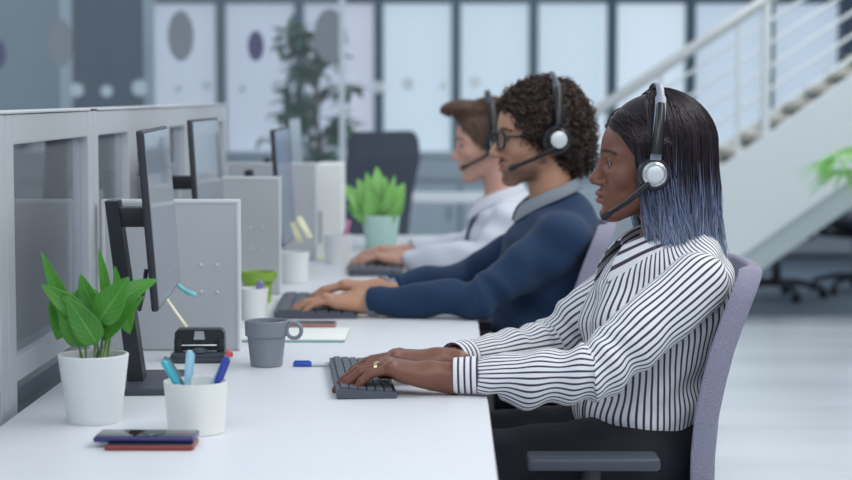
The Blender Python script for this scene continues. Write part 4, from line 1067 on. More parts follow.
def collar(root, parent, head_c, R, rx, ry, hgt, fall, m, gap=.35, flare=.022, drop=.03, tilt=.25, point=.02, stripes=0):
    """shirt collar: a stand around the neck that folds outwards and down, open at the throat"""
    n = 64; prof = 9; V = []; Fc = []; UVs = []
    for i in range(n + 1):
        a = gap + (2 * PI - 2 * gap) * i / n; ca, sa = math.cos(a), math.sin(a); fr = max(0, math.cos(a)) ** 3
        for j in range(prof):
            t = j / (prof - 1)
            if t < .45: q_ = t / .45; r = 1 + .02 * q_; z = hgt * q_ * (1 - .25 * fr)
            else: q_ = (t - .45) / .55; r = 1.02 + flare / rx * math.sin(q_ * PI / 2) * (1 + .8 * fr); z = hgt * (1 - .25 * fr) + .003 * math.sin(q_ * PI) - (fall + point * fr) * q_ ** 1.3
            V.append((rx * r * ca, ry * r * sa, z - tilt * rx * r * ca)); UVs.append((t, i))
    for i in range(n):
        for j in range(prof - 1): a = i * prof + j; Fc.append((a, a + 1, a + prof + 1, a + prof))
    V = np.array(V) @ np.array(R).T + V3(head_c)
    ang = np.array([(u * 5) for u, _ in UVs]) * 2 * PI / 5 * 0.98 - PI
    o = fastmesh('collar', V, np.array(Fc), m, parent or root, tuple(root.location), ang=(np.array([u for u, _ in UVs]) * 2.4 - 1.2) if stripes else None, nstripe=stripes)
    md = o.modifiers.new('t', 'SOLIDIFY'); md.thickness = .0022; md.offset = 0
    md = o.modifiers.new('s', 'SUBSURF'); md.levels = 1; md.render_levels = 1
    return o
def shoe(root, ankle, h=.004):
    a = V3(ankle); z0 = .0
    pr = [(cap(a + (.025, 0, -.052), a + (-.03, 0, -.048), .040, .038), 0, '+'), (cap(a + (-.02, 0, -.045), a + (-.165, 0, -.060), .040, .027), .02, '+'), (cap(a + (0, 0, .0), a + (.0, 0, -.05), .040, .040), .02, '+'),
          (plane_keep((0, 0, .003), (0, 0, -1)), .004, '&'), (plane_keep(a + (0, 0, .012), (0, 0, 1)), .004, '&')]
    lo, hi = bounds([a + (.08, -.06, -.1), a + (-.22, .06, .04)], .02); lo[2] = -.01
    return cloth(root, 'shoe', pr, h, 'shoe_black', lo, hi)[0]
def trousers(root, c, m='black_trousers', h=.008, g=1.0):
    R = np.array(Matrix.Rotation(c.get('tyaw', 0), 3, 'Z'))
    pr = [(ell(c['hips'], (.135 * g, .180 * g, .115), R), 0, '+'), (ell(V3(c['hips']) + (0, 0, .08), (.085 * g, .13 * g, .07), R), .03, '+')]
    for s_ in 'nf':
        a = V3(c['a' + s_]); pr += [(cap(c['h' + s_], c['k' + s_], .096, .068), .03, '+'), (cap(c['k' + s_], a + (0, 0, .02), .066, .052), .02, '+')]
    pr += [(plane_keep((0, 0, .075), (0, 0, -1)), .004, '&')]
    lo, hi = bounds([c['hips'], c['kn'], c['kf'], c['an'], c['af']], .2); lo[2] = .05
    def disp(p): return (.003 * np.sin(p[:, 0] * 60 + p[:, 2] * 40) * np.sin(p[:, 1] * 30 + 1)).astype(np.float32)
    return cloth(root, 'trousers', pr, h, m, lo, hi, disp=disp)[0]
def eyeglasses(head, label):
    t = thing('eyeglasses', label, 'glasses', head.H); M = Matrix.Translation(-Vector(head.H)) @ head.M()
    for s_ in (-1, 1):
        n = 28; ring = []
        for k in range(n + 1):
            a = 2 * PI * k / n; x = .026 * math.copysign(abs(math.cos(a)) ** .75, math.cos(a)); z = .0215 * math.copysign(abs(math.sin(a)) ** .8, math.sin(a))
            ring.append((.105 - abs(x + .0) * .0 - (.006 * ((x + .0235) / .047)), s_ * (.0340 + x), .000 + z))
        fr_ = MB().tube(ring, .0030, 8, cap=False).build('rim', 'black_gloss', t, smooth=True, M=M)
        mb = MB(); vs = [mb.bm.verts.new(p) for p in ring[:-1]]; mb.bm.faces.new(vs); mb.build('lens', 'glass_clear', fr_, M=M)
        MB().tube([(.099, s_ * .057, .008), (.090, s_ * .068, .009), (.04, s_ * .074, .010), (-.01, s_ * .079, .010)], [.0036, .0034, .003, .0026], 8).build('temple', 'black_gloss', t, smooth=True, M=M)
    MB().tube([(.106, -.0105, .004), (.110, 0, .007), (.106, .0105, .004)], .002, 8).build('bridge', 'black_gloss', t, smooth=True, M=M)
    return t

# ---------------------------------------------------------------- the woman in the striped shirt
def PV(x, y, Y): return V3(P(x, y, Y))
def woman():
    c = dict(tyaw=.26, girth=.95, nr=.047, wr=.95)
    c['hips'] = PV(640, 440, 3.80); c['hips'][2] = .60; c['waist'] = PV(645, 395, 3.80); c['chest'] = PV(660, 318, 3.80)
    c['c7'] = PV(672, 256, 3.80); c['sn'] = PV(694, 284, 3.64); c['sf'] = PV(636, 280, 3.95)
    c['en'] = PV(594, 373, 3.53); c['ef'] = PV(550, 345, 3.98); c['wn'] = PV(436, 376, 3.545); c['wf'] = PV(441, 361, 3.70)
    for s_, dy in (('n', -.10), ('f', .10)):
        c['h' + s_] = c['hips'] + (-.02, dy, -.02); c['k' + s_] = V3((c['hips'][0] - .43, 3.80 + dy * 1.1, .565)); c['a' + s_] = V3((c['hips'][0] - .38, 3.80 + dy * 1.1, .095))
    head = Head(PV(649, 166, 3.80), yaw=.05, pitch=-.05, sc=.99)
    c['neck_top'] = head.w((-.025, 0, -.045))
    root = person_root('woman in a black and white striped shirt with long dark hair fading to blue-grey, typing nearest the camera', c['hips'][0], 3.80)
    root['label'] = 'person in a striped shirt with long blue-grey tipped dark hair, typing nearest the camera'
    face = dict(nose=.001, nosetip=.0105, nw=1.25, lip=1.4, chin=.004, jaw=.050, fw=.97, brow=.75, browc=(.02, .010, .008), cheek=(.21, .085, .056), nail=(.42, .22, .17), iris=(.02, .01, .008), gaze=(1, -.1, -.2))
    base = (.185, .070, .043)
    hn = hand_prims(c['wn'], (-1, .02, .20), (.2, 0, 1), (0, 1, 0), 1.10, curl=(24, 24, 16), spread=.8, slim=1.04)
    hf = hand_prims(c['wf'], (-1, -.02, .10), (0, 0, 1), (0, -1, 0), 1.06, curl=(16, 22, 20), spread=.8)
    body, V, Fq = build_body(root, c, head, face, hn, hf, .0030, 'skin_dark', base, (.24, .075, .070))
    # ring on the ring finger
    fr = hn[2]; W = c['wn']; kn = W + (fr[0] * .103 - fr[1] * .0105 - fr[2] * .006) * 1.10
    q_ = Vector((0, 0, 1)).rotation_difference(Vector(fr[0] - fr[2] * .3)).to_matrix().to_4x4()
    rg = MB().lathe([(.0098, -.003), (.0112, -.003), (.0112, .003), (.0098, .003), (.0098, -.003)], 28, M=Matrix.Translation(Vector(kn) - root.location) @ q_).box(-.004, .004, -.004, .004, 0, .003, .001, M=Matrix.Translation(Vector(kn + fr[2] * .010) - root.location)).build('finger_ring', 'gold', body, smooth=True)
    # shirt
    R = Matrix.Rotation(.26, 3, 'Z'); Rn = np.array(R)
    top = c['c7'] + (-.018, 0, .000)
    ch = c['chest']
    pr = [(ell(ch, (.128, .170, .165), Rn), 0, '+'), (ell(c['waist'] + (-.010, 0, .01), (.120, .155, .13), Rn), .05, '+'), (ell(c['hips'] + (-.008, 0, .075), (.120, .170, .075), Rn), .03, '+'),
          (ell(ch + (-.075, -.075, -.005), (.065, .068, .07)), .04, '+'), (ell(ch + (-.092, .065, -.005), (.065, .068, .07)), .04, '+'),
          (cap(c['sn'] + (-.0, .015, .004), c['sf'] + (.0, -.015, .004), .052), .05, '+'), (cap(c['c7'] + (0, 0, .0), ch + (0, 0, .06), .062, .09), .06, '+'),
          (ell(ch + (.055, 0, .06), (.075, .14, .12), Rn), .05, '+'),
          (cap(top, top + (-.03, 0, .10), .046, .05), .006, '-'), (plane_keep(c['hips'] + (0, 0, .035), (0, 0, -1)), .008, '&')]
    def disp(p):
        x, y, z = (p - c['chest'].astype(np.float32)).T
        return (.0035 * np.sin(70 * z + 25 * x + 12 * y) * np.exp(-((z + .17) / .07) ** 2) + .003 * np.sin(50 * x - 45 * z + 20 * y) + .002 * np.sin(95 * z - 60 * x)).astype(np.float32)
    ax = c['waist']
    def ang(V_):
        q = (V_ - np.array([ch[0], ch[1], 0])) @ Rn; zz = V_[:, 2]
        return np.arctan2(q[:, 1] / .17, q[:, 0] / .128)
    lo, hi = bounds([c['hips'], ch, c['sn'], c['sf'], c['c7']], .20); lo[2] = c['hips'][2] + .01; hi[2] = c['c7'][2] + .1
    shirt, SV, SF = cloth(root, 'shirt', pr, .0042, 'striped_cotton', lo, hi, disp, angf=ang, ns=70)
    T = bvh(SV, SF)
    for s_, ref in (('n', (0, 1, 0)), ('f', (0, 1, 0))):
        s0, e0, w0 = c['s' + s_], c['e' + s_], c['w' + s_]; d = unit(w0 - e0); cuff = w0 - d * (-.0) + (.035, 0, 0) if False else e0 + d * (np.linalg.norm(w0 - e0) - (.066 if s_ == 'n' else .070))
        s1 = s0 + ((.006, .0, .0) if s_ == 'n' else (0, -.0, 0))
        pr = [(cap(s1, s1 * .4 + e0 * .6, .062, .058), 0, '+'), (cap(s1 * .4 + e0 * .6, e0, .058, .050), .02, '+'), (cap(e0, e0 * .45 + cuff * .55 + (0, 0, -.010), .053, .050), .015, '+'), (cap(e0 * .45 + cuff * .55 + (0, 0, -.010), cuff, .049, .034), .02, '+'),
              (plane_keep(cuff - d * .012, d), .004, '&'), ((lambda p: (.7435 - p[:, 2]) - 2.0 * np.maximum(p[:, 0] - .088, 0)), .003, '&')]
        ax_ = [s0, e0, w0]; lu = np.linalg.norm(e0 - s0); rf = V3(ref)
        dp = folds(ax_, rf, [(lu, .06, .0055, 0, 1.0, 95), (lu + .12, .10, .0042, 1, 1, 75), (lu * .5, .09, .0030, .5, 2, 45), (lu + .19, .03, .0028, 0, 4, 60), (lu - .06, .03, .004, 2, -1, 110)])
        lo, hi = bounds([s0, e0, cuff], .085)
        sl_, A, B_ = cloth(root, 'sleeve', pr, .0036, 'striped_cotton', lo, hi, dp, parent=shirt, angf=lambda V_: tube_angle(ax_, rf, V_)[0], ns=30)
        # cuff: lines run around the wrist
        pr = [(cap(cuff - d * .012, cuff + d * .040, .0365, .0335), 0, '+'), (plane_keep(cuff + d * .034, d), .003, '&'), (plane_keep(cuff - d * .014, -d), .003, '&'), (cap(cuff, cuff + d * .08, .0290), .002, '-'), (plane_keep((0, 0, .7425), (0, 0, -1)), .002, '&')]
        lo, hi = bounds([cuff - d * .03, cuff + d * .05], .045)
        def cuffang(V_): return np.clip(((V_ - cuff) @ d + .016) / .054, 0, 1) * 2.9 - 1.45
        cloth(root, 'cuff', pr, .0028, 'striped_cotton', lo, hi, None, parent=shirt, angf=cuffang, ns=10)
    collar(root, shirt, c['c7'] + (-.030, 0, .030), np.array(Matrix.Rotation(PI + .20, 3, 'Z')), .072, .066, .036, .056, 'striped_cotton', gap=.40, flare=.034, tilt=.34, point=.030, stripes=17)
    # placket and buttons down the front
    Fd = Rn @ np.array([-1, 0, 0.]); pts = []
    for k in range(22):
        z = c['c7'][2] - .045 - k * .0135; o = ch * (1, 1, 0) + (0, 0, z) + Fd * .3; hit = T.ray_cast(Vector(o), Vector(-Fd))
        if hit[0] is not None: pts.append(V3(hit[0]) + Fd * .003)
    if len(pts) > 3:
        side = np.cross(Fd, [0, 0, 1]); V_ = []; F_ = []
        for p in pts:
            for k_ in (-1, -.3, .3, 1): V_.append(p + side * .014 * k_ - Fd * .001 * abs(k_))
        for i in range(len(pts) - 1):
            for j in range(3): a = i * 4 + j; F_.append((a, a + 1, a + 5, a + 4))
        pk = fastmesh('placket', np.array(V_), np.array(F_), 'striped_cotton', shirt, tuple(root.location), ang=np.tile(np.array([-.9, -.3, .3, .9]), len(pts)), nstripe=7)
        md = pk.modifiers.new('t', 'SOLIDIFY'); md.thickness = .003
    trousers(root, c); [shoe(root, c['a' + s_]) for s_ in 'nf']
    # hair: a dark inner mass and combed strands over it
    rt = tuple(root.location); cs = V3((-.012, 0, .045)); rr = V3((.100, .078, .092))
    def hcol(Vw, jit):
        w_ = head.l(Vw)[..., 2]; t = np.clip((-.005 - w_ + jit) / .10, 0, 1)[..., None]; t = t * t * (3 - 2 * t)
        return (1 - t) * np.array([.020, .013, .018]) + t * (np.array([.16, .20, .32]) + np.clip((-.08 - w_) / .12, 0, 1)[..., None] * np.array([.19, .20, .20]))
    inner = [(ell(cs + (-.004, 0, .004), rr + .007), 0, '+'), (cap((-.055, 0, .03), (-.060, 0, -.12), .070, .045), .03, '+'), (cap((-.03, .055, 0), (-.045, .060, -.16), .032, .022), .03, '+'), (cap((-.03, -.055, 0), (-.045, -.060, -.16), .032, .022), .03, '+'),
             (ell((.122, 0, -.020), (.072, .105, .112)), .010, '-'), (ell((.05, 0, -.10), (.06, .055, .07)), .012, '-')]
    lo, hi = head.H - .24, head.H + .2
    hair, _, _ = cloth(root, 'hair', head.prims(inner), .0042, 'hair_long', lo, hi, color=lambda V_: hcol(V_, 0) * .8)
    n = 4200; K = 20; t = np.linspace(0, 1, K)[None]; g = np.random.default_rng(4)
    clump = g.integers(0, 90, n); cg = np.random.default_rng(8)
    front = g.random(n) < .42
    sgn = np.where(g.random(n) < .62, 1, -1)
    ph1 = np.radians(np.where(front, g.uniform(62, 100, n), g.uniform(75, 182, n)))
    ph0 = np.where(front, np.radians(g.uniform(0, 62, n)), ph1 * g.uniform(.75, 1, n))
    th0 = np.where(front, np.radians(g.uniform(40, 68, n)) + np.clip(ph0 - .25, 0, 1) * .62 * g.uniform(.2, 1, n), np.radians(g.uniform(2, 30, n)))
    s_off = g.random(n) ** .7
    offo = .006 + .019 * s_off
    Lend = -.172 - .075 * np.clip((ph1 - 1.1) / 1.2, 0, 1) + g.normal(0, .014, n)
    a_ = .48                                    # fraction of the path lying on the skull
    tt_ = np.clip(t / a_, 0, 1); th = th0[:, None] + (PI / 2 - th0[:, None]) * tt_
    ph = ph0[:, None] + (ph1 - ph0)[:, None] * (tt_ * tt_ * (3 - 2 * tt_)) ** .8
    ro = np.where(front[:, None], np.clip(.15 + 1.6 * tt_, 0, 1), 1.0) * offo[:, None]
    ru, rv, rw_ = rr[0] + ro, rr[1] + ro, rr[2] + ro * .9
    U_ = cs[0] + ru * np.sin(th) * np.cos(ph); V_ = rv * np.sin(th) * np.sin(ph) * sgn[:, None]; W_ = cs[2] + rw_ * np.cos(th)
    hg = np.clip((t - a_) / (1 - a_), 0, 1); W_ = W_ + (Lend[:, None] - cs[2]) * hg
    U_ = U_ - (.030 + .03 * (ph1[:, None] < 1.7)) * hg ** 1.3 + (.009 * np.sin(8 * hg + (cg.uniform(0, 6, 90)[clump] + g.normal(0, .5, n))[:, None])) * hg
    V_ = V_ * (1 - .10 * hg) + .006 * np.sin(7 * hg + (cg.uniform(0, 6, 90)[clump] + g.normal(0, .5, n))[:, None]) * hg
    U_ += (cg.normal(0, .006, 90)[clump])[:, None] * hg; V_ += (cg.normal(0, .004, 90)[clump])[:, None] * hg
    pw = head.w(np.stack([U_, V_, W_], -1).reshape(-1, 3)).reshape(n, K, 3)
    jit = (g.normal(0, .022, n) + cg.normal(0, .022, 90)[clump])[:, None]; col = hcol(pw, jit) * (g.uniform(.6, 1.3, n) * cg.uniform(.55, 1.45, 90)[clump])[:, None, None]
    rad = (.0011 * (1 - .55 * t ** 3)) * g.uniform(.7, 1.3, n)[:, None]
    strands('hair_strands', pw, rad, col, 'hair_long', hair, rt)
    headset(head, 'silver and black headset with a round silver ear disc, worn over the long dark hair', cupc=(.006, .110, -.012), mic=(.088, .060, -.100), discr=.0160, lift=.166, uoff=-.006, band='band_steel', ecs=.88)
    return root
woman()

# ---------------------------------------------------------------- the man in the navy sweater
def man():
    c = dict(tyaw=.10, girth=1.05, nr=.056, wr=1.08)
    Y0 = 5.0
    c['hips'] = PV(545, 360, Y0); c['hips'][2] = .60; c['waist'] = PV(534, 335, Y0); c['chest'] = PV(549, 268, Y0)
    c['c7'] = PV(556, 214, Y0); c['sn'] = PV(563, 238, 4.83); c['sf'] = PV(545, 234, 5.18)
    c['en'] = PV(482, 297, 4.76); c['ef'] = PV(470, 279, 5.24); c['wn'] = PV(362, 303, 4.80); c['wf'] = PV(378, 289, 5.05)
    for s_, dy in (('n', -.11), ('f', .11)):
        c['h' + s_] = c['hips'] + (-.02, dy, -.02); c['k' + s_] = V3((c['hips'][0] - .46, Y0 + dy * 1.2, .575)); c['a' + s_] = V3((c['hips'][0] - .40, Y0 + dy * 1.2, .095))
    head = Head(PV(537, 139, Y0), yaw=.22, pitch=.02, sc=1.05); c['neck_top'] = head.w((-.022, 0, -.05))
    root = person_root('person in a navy sweater and black-framed glasses with curly dark hair, typing in the middle', c['hips'][0], Y0)
    face = dict(nose=.006, nosetip=.0098, nw=1.0, lip=.95, chin=.001, jaw=.054, browc=(.03, .018, .014), brow=.8, cheek=(.52, .27, .19), beard=(.07, .042, .032), iris=(.05, .03, .02), gaze=(1, 0, -.25))
    hn = hand_prims(c['wn'], (-1, .0, .10), (0, 0, 1), (0, 1, 0), 1.06, curl=(16, 20, 18), spread=.9)
    hf = hand_prims(c['wf'], (-1, .0, .12), (0, 0, 1), (0, -1, 0), 1.06, curl=(20, 20, 18), spread=.9)
    build_body(root, c, head, face, hn, hf, .0038, 'skin_tan', (.49, .26, .17), (.40, .16, .13))
    Rn = np.array(Matrix.Rotation(.10, 3, 'Z')); ch = c['chest']
    pr = [(ell(ch, (.135, .185, .165), Rn), 0, '+'), (ell(c['waist'], (.130, .172, .14), Rn), .06, '+'), (ell(c['hips'] + (0, 0, .07), (.135, .18, .08), Rn), .03, '+'),
          (cap(c['sn'], c['sf'], .056), .07, '+'), (cap(c['c7'] + (.01, 0, -.01), ch + (.01, 0, .05), .064, .088), .05, '+'), (ell(ch + (.05, 0, .07), (.085, .155, .12), Rn), .05, '+')]
    fl = {}
    for s_ in 'nf':
        s0, e0, w0 = c['s' + s_], c['e' + s_], c['w' + s_]; d = unit(w0 - e0); cf = w0 - d * .022
        pr += [(cap(s0, s0 * .45 + e0 * .55, .054, .055), .045, '+'), (cap(s0 * .45 + e0 * .55, e0, .055, .050), .02, '+'), (cap(e0, cf - d * .03, .052, .039), .012, '+'), (cap(cf - d * .03, cf, .040, .037), .006, '+')]
    nk = c['c7'] + (-.02, 0, .02)
    pr += [(cap(nk, nk + (-.03, 0, .12), .056, .07), .008, '-')]
    for s_ in 'nf':
        e0, w0 = c['e' + s_], c['w' + s_]; d = unit(w0 - e0); cf = w0 - d * .022
        pr += [(cap(cf + d * .0, cf + d * .2, .0345, .032), .002, '-'), ((lambda pt, dd: (lambda p: np.where(p[:, 0] < pt[0] + .1, np.where(np.linalg.norm(p - pt.astype(np.float32), axis=1) < .09, (p - pt.astype(np.float32)) @ dd.astype(np.float32), -1.), -1.)))(cf, d), .0, '&')]
    pr += [(plane_keep(c['hips'] + (0, 0, .015), (0, 0, -1)), .01, '&'), ((lambda p: np.where(p[:, 0] < .10, .7425 - p[:, 2], -1.)), .0, '&')]
    f1 = folds([c['sn'], c['en'], c['wn']], V3((0, 1, 0)), [(.28, .06, .005, 0, 1, 85), (.38, .08, .003, 1, 1, 60), (.12, .08, .003, .5, 2, 45), (.22, .03, .004, 2, -1, 100)])
    def disp(p):
        x, y, z = (p - ch.astype(np.float32)).T
        return f1(p) * (y < .02) + (.0035 * np.sin(45 * x - 40 * z + 22 * y) * np.exp(-((z + .05) / .2) ** 2) + .003 * np.sin(60 * z + 30 * x)).astype(np.float32)
    lo, hi = bounds([c[k] for k in ('hips', 'chest', 'sn', 'sf', 'en', 'ef', 'wn', 'wf', 'c7')], .10); lo[1] -= .06; hi[1] += .06; hi[0] += .1
    sw, _, _ = cloth(root, 'sweater', pr, .0052, 'navy_wool', lo, hi, disp)
    for s_ in 'nf':
        e0, w0 = c['e' + s_], c['w' + s_]; d = unit(w0 - e0); cf = w0 - d * .022
        q = [(cap(cf - d * .02, cf + d * .012, .036, .034), 0, '+'), (plane_keep(cf + d * .009, d), .002, '&'), (plane_keep(cf - d * .02, -d), .002, '&'), (plane_keep((0, 0, .742), (0, 0, -1)), .002, '&')]
        lo, hi = bounds([cf], .06); cloth(root, 'shirt_cuff', q, .0035, 'grey_cotton', lo, hi)
    collar(root, None, PV(549, 203, Y0), np.array(Matrix.Rotation(PI + .08, 3, 'Z')), .070, .066, .042, .036, 'grey_cotton', gap=.22, flare=.016, tilt=.40, point=.010)
    trousers(root, c); [shoe(root, c['a' + s_]) for s_ in 'nf']
    rt = tuple(root.location); cs = V3((-.020, 0, .048)); rr = V3((.098, .080, .092))
    def hcol(V_, k=1.): return np.tile(np.array([.032, .017, .014]) * k, (len(V_), 1))
    inner = [(ell(cs, rr + (.016, .014, .010)), 0, '+'), (ell((-.085, 0, -.02), (.060, .075, .075)), .03, '+'), (ell((.117, 0, -.028), (.082, .11, .112)), .010, '-'), (ell((.02, 0, -.12), (.07, .06, .08)), .012, '-'), (ell((.03, 0, -.05), (.03, .11, .05)), .01, '-')]
    hair, HV, HF = cloth(root, 'hair', head.prims(inner), .005, 'hair_curly', head.H - .2, head.H + .22, color=lambda V_: hcol(V_, .6))
    g = np.random.default_rng(21); n = 1050; K = 22
    pick = HV[g.integers(0, len(HV), n * 3)]; q = head.l(pick); nr_ = (q - cs) / (rr ** 2); nr_ /= np.linalg.norm(nr_, axis=1, keepdims=True)
    e_ = np.linalg.norm((q - cs) / (rr + .006), axis=1); ok = (e_ > .98) | (q[:, 0] < -.07); q = q[ok][:n]; nr_ = nr_[ok][:n]; n = len(q)
    ctr = q + nr_ * (g.uniform(-.004, .014, n) * np.where(q[:, 2] < .09, 1.0, .6))[:, None]
    axis = g.normal(size=(n, 3)) + np.array([0, 0, -.8]); axis /= np.linalg.norm(axis, axis=1, keepdims=True)
    e1 = np.cross(axis, nr_ + .01); e1 /= np.linalg.norm(e1, axis=1, keepdims=True); e2 = np.cross(axis, e1)
    tt = np.linspace(0, 1, K)[None, :, None]; turns = g.uniform(1.2, 2.4, n)[:, None, None]; r0 = g.uniform(.0055, .0095, n)[:, None, None]
    A = tt * turns * 2 * PI + g.uniform(0, 6, n)[:, None, None]; Lc = g.uniform(.012, .030, n)[:, None, None]
    path = ctr[:, None] + axis[:, None] * (tt - .5) * Lc + (e1[:, None] * np.cos(A) + e2[:, None] * np.sin(A)) * r0
    pw = head.w(path.reshape(-1, 3)).reshape(n, K, 3)
    col = np.tile(np.array([.045, .025, .020]), (n, K, 1)) * g.uniform(.4, 1.9, n)[:, None, None]
    strands('curls', pw, .0019 * (1 - .6 * np.abs(tt[..., 0] - .5) * 2) * g.uniform(.8, 1.5, n)[:, None], col, 'hair_curly', hair, rt, sides=4)
    headset(head, 'black headset with a pale round ear disc, worn over the curly hair', cupc=(-.024, .106, .000), mic=(.078, .062, -.066), discr=.0205, lift=.162, uoff=-.034, band='charcoal', ecs=1.0, silver=False)
    eyeglasses(head, 'black framed eyeglasses worn by the person in the navy sweater')
    return root
man()

# ---------------------------------------------------------------- the man in the white shirt and tie
def man2():
    Y0 = 6.15; c = dict(tyaw=.05, girth=1.0, nr=.053, wr=1.05)
    c['hips'] = PV(520, 320, Y0); c['hips'][2] = .60; c['waist'] = PV(514, 290, Y0); c['chest'] = PV(508, 246, Y0)
    c['c7'] = PV(505, 202, Y0); c['sn'] = PV(512, 222, 5.97); c['sf'] = PV(503, 220, 6.33)
    c['en'] = PV(488, 257, 5.93); c['ef'] = PV(470, 247, 6.38); c['wn'] = PV(404, 259, 6.10); c['wf'] = PV(408, 252, 6.28)
    for s_, dy in (('n', -.11), ('f', .11)):
        c['h' + s_] = c['hips'] + (-.02, dy, -.02); c['k' + s_] = V3((c['hips'][0] - .46, Y0 + dy * 1.2, .575)); c['a' + s_] = V3((c['hips'][0] - .40, Y0 + dy * 1.2, .095))
    head = Head(PV(488, 144, Y0), yaw=.04, pitch=.10, sc=1.02); c['neck_top'] = head.w((-.022, 0, -.05))
    root = person_root('person in a white shirt and dark tie with short wavy brown hair, typing farthest back', c['hips'][0], Y0)
    face = dict(nose=.003, nosetip=.0098, lip=1.0, jaw=.052, browc=(.10, .05, .035), brow=.6, cheek=(.62, .30, .24), iris=(.08, .06, .04))
    hn = hand_prims(c['wn'], (-1, .0, .10), (0, 0, 1), (0, 1, 0), 1.04, curl=(16, 22, 20))
    hf = hand_prims(c['wf'], (-1, .0, .10), (0, 0, 1), (0, -1, 0), 1.04, curl=(18, 22, 20))
    build_body(root, c, head, face, hn, hf, .0050, 'skin_fair', (.58, .33, .25), (.52, .24, .20))
    Rn = np.array(Matrix.Rotation(.05, 3, 'Z')); ch = c['chest']
    pr = [(ell(ch, (.130, .178, .165), Rn), 0, '+'), (ell(c['waist'], (.128, .168, .14), Rn), .06, '+'), (ell(c['hips'] + (0, 0, .07), (.13, .175, .08), Rn), .03, '+'),
          (cap(c['sn'], c['sf'], .055), .06, '+'), (cap(c['c7'] + (.01, 0, -.01), ch + (0, 0, .06), .064, .10), .06, '+')]
    for s_ in 'nf':
        s0, e0, w0 = c['s' + s_], c['e' + s_], c['w' + s_]; d = unit(w0 - e0); cf = w0 - d * .02
        pr += [(cap(s0, e0, .062, .053), .03, '+'), (cap(e0, cf, .053, .038), .012, '+')]
    nk = c['c7'] + (-.02, 0, .02); pr += [(cap(nk, nk + (-.03, 0, .12), .054, .068), .008, '-')]
    for s_ in 'nf':
        e0, w0 = c['e' + s_], c['w' + s_]; d = unit(w0 - e0); cf = w0 - d * .015
        pr += [((lambda pt, dd: (lambda p: np.where(np.linalg.norm(p - pt.astype(np.float32), axis=1) < .09, (p - pt.astype(np.float32)) @ dd.astype(np.float32), -1.)))(cf, d), .0, '&')]
    pr += [(plane_keep(c['hips'] + (0, 0, .015), (0, 0, -1)), .01, '&'), ((lambda p: np.where(p[:, 0] < .09, .7425 - p[:, 2], -1.)), .0, '&')]
    def disp(p):
        x, y, z = (p - ch.astype(np.float32)).T
        return (.005 * np.sin(42 * x - 36 * z + 20 * y) + .004 * np.sin(70 * z + 34 * x) * np.sin(20 * y)).astype(np.float32)
    lo, hi = bounds([c[k] for k in ('hips', 'chest', 'sn', 'sf', 'en', 'ef', 'wn', 'wf', 'c7')], .10); lo[1] -= .06; hi[1] += .06; hi[0] += .1
    sh, SV, SF = cloth(root, 'shirt', pr, .0065, 'white_cotton', lo, hi, disp)
    T = bvh(SV, SF); Fd = Rn @ np.array([-1, 0, 0.]); pts = []
    for k in range(20):
        z = c['c7'][2] - .030 - k * .018; o = ch * (1, 1, 0) + (0, 0, z) + Fd * .4; hit = T.ray_cast(Vector(o), Vector(-Fd))
        if hit[0] is not None: pts.append((V3(hit[0]) + Fd * .006, .017 + .0015 * k if k else .02))
    V_ = []; F_ = []
    for p, w_ in pts:
        for k_ in (-1, 0, 1): V_.append(p + np.array([0, 1, 0]) * w_ * k_ + Fd * .003 * (k_ == 0))
    for i in range(len(pts) - 1):
        for j in range(2): a = i * 3 + j; F_.append((a, a + 1, a + 4, a + 3))
    tie = fastmesh('necktie', np.array(V_), np.array(F_), 'navy_tie', root, tuple(root.location)); md = tie.modifiers.new('t', 'SOLIDIFY'); md.thickness = .005
    collar(root, sh, c['c7'] + (-.020, 0, .003), np.array(Matrix.Rotation(PI, 3, 'Z')), .062, .061, .038, .040, 'white_cotton', gap=.2, flare=.024, tilt=.34, point=.022)
    trousers(root, c); [shoe(root, c['a' + s_]) for s_ in 'nf']
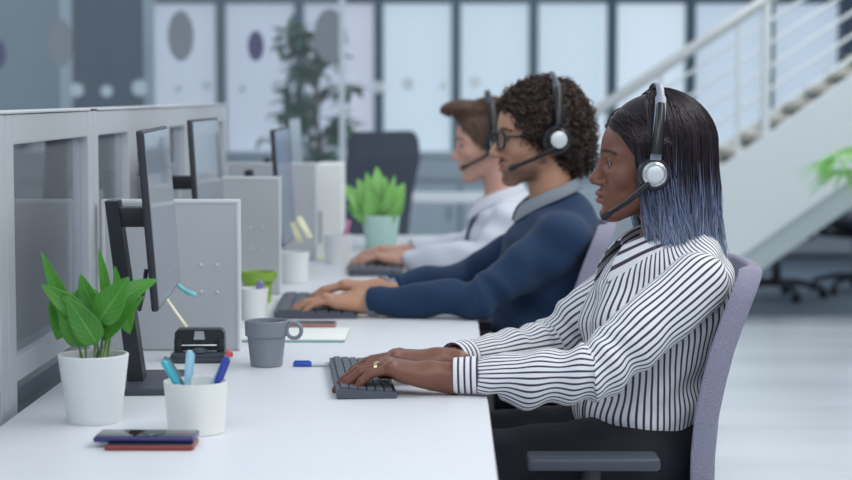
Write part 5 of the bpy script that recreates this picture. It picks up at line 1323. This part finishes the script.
    rt = tuple(root.location); cs = V3((-.014, 0, .046)); rr = V3((.100, .078, .090))
    inner = [(ell(cs, rr + .010), 0, '+'), (ell((.078, 0, .124), (.060, .055, .026)), .02, '+'), (ell((.112, 0, -.045), (.075, .11, .125)), .010, '-'), (ell((.02, 0, -.12), (.10, .06, .075)), .012, '-'), (ell((.03, 0, -.06), (.045, .11, .06)), .01, '-')]
    hair, HV, HF = cloth(root, 'hair', head.prims(inner), .005, 'hair_short', head.H - .2, head.H + .22, color=lambda V_: np.tile(np.array([.13, .075, .055]) * .7, (len(V_), 1)))
    g = np.random.default_rng(31); n = 1500; K = 9; pick = HV[g.integers(0, len(HV), n * 2)]; q = head.l(pick); e_ = np.linalg.norm((q - cs) / (rr + .006), axis=1); q = q[e_ > .97][:n]; n = len(q)
    nr_ = (q - cs) / rr ** 2; nr_ /= np.linalg.norm(nr_, axis=1, keepdims=True); fl_ = np.where(q[:, 2:3] > .09, np.array([[.75, .25, .25]]), np.array([[-.45, 0, -.85]])); fl_ = fl_ - nr_ * (fl_ * nr_).sum(1, keepdims=True)
    tt = np.linspace(0, 1, K)[None, :, None]; Lh = np.where(q[:, 2] > .09, g.uniform(.03, .055, n), g.uniform(.015, .03, n))[:, None, None]
    path = q[:, None] - nr_[:, None] * .002 + (fl_[:, None] * tt + nr_[:, None] * (.35 * tt - .40 * tt ** 2) + np.stack([0 * tt[..., 0] + 0 * q[:, :1], .12 * np.sin(tt[..., 0] * 5 + g.uniform(0, 6, (n, 1))), 0 * tt[..., 0] + 0 * q[:, :1]], -1)) * Lh
    col = np.tile(np.array([.17, .095, .068]), (n, K, 1)) * g.uniform(.5, 1.7, n)[:, None, None]
    strands('locks', head.w(path.reshape(-1, 3)).reshape(n, K, 3), .0020 * (1 - .7 * tt[..., 0] ** 2) * np.ones((n, 1)), col, 'hair_short', hair, rt)
    headset(head, 'black headset worn by the person in the white shirt and tie', cupc=(-.020, .100, .000), mic=(.085, .060, -.062), discr=.017, lift=.168, uoff=-.014, band='charcoal', silver=False)
    return root
man2()
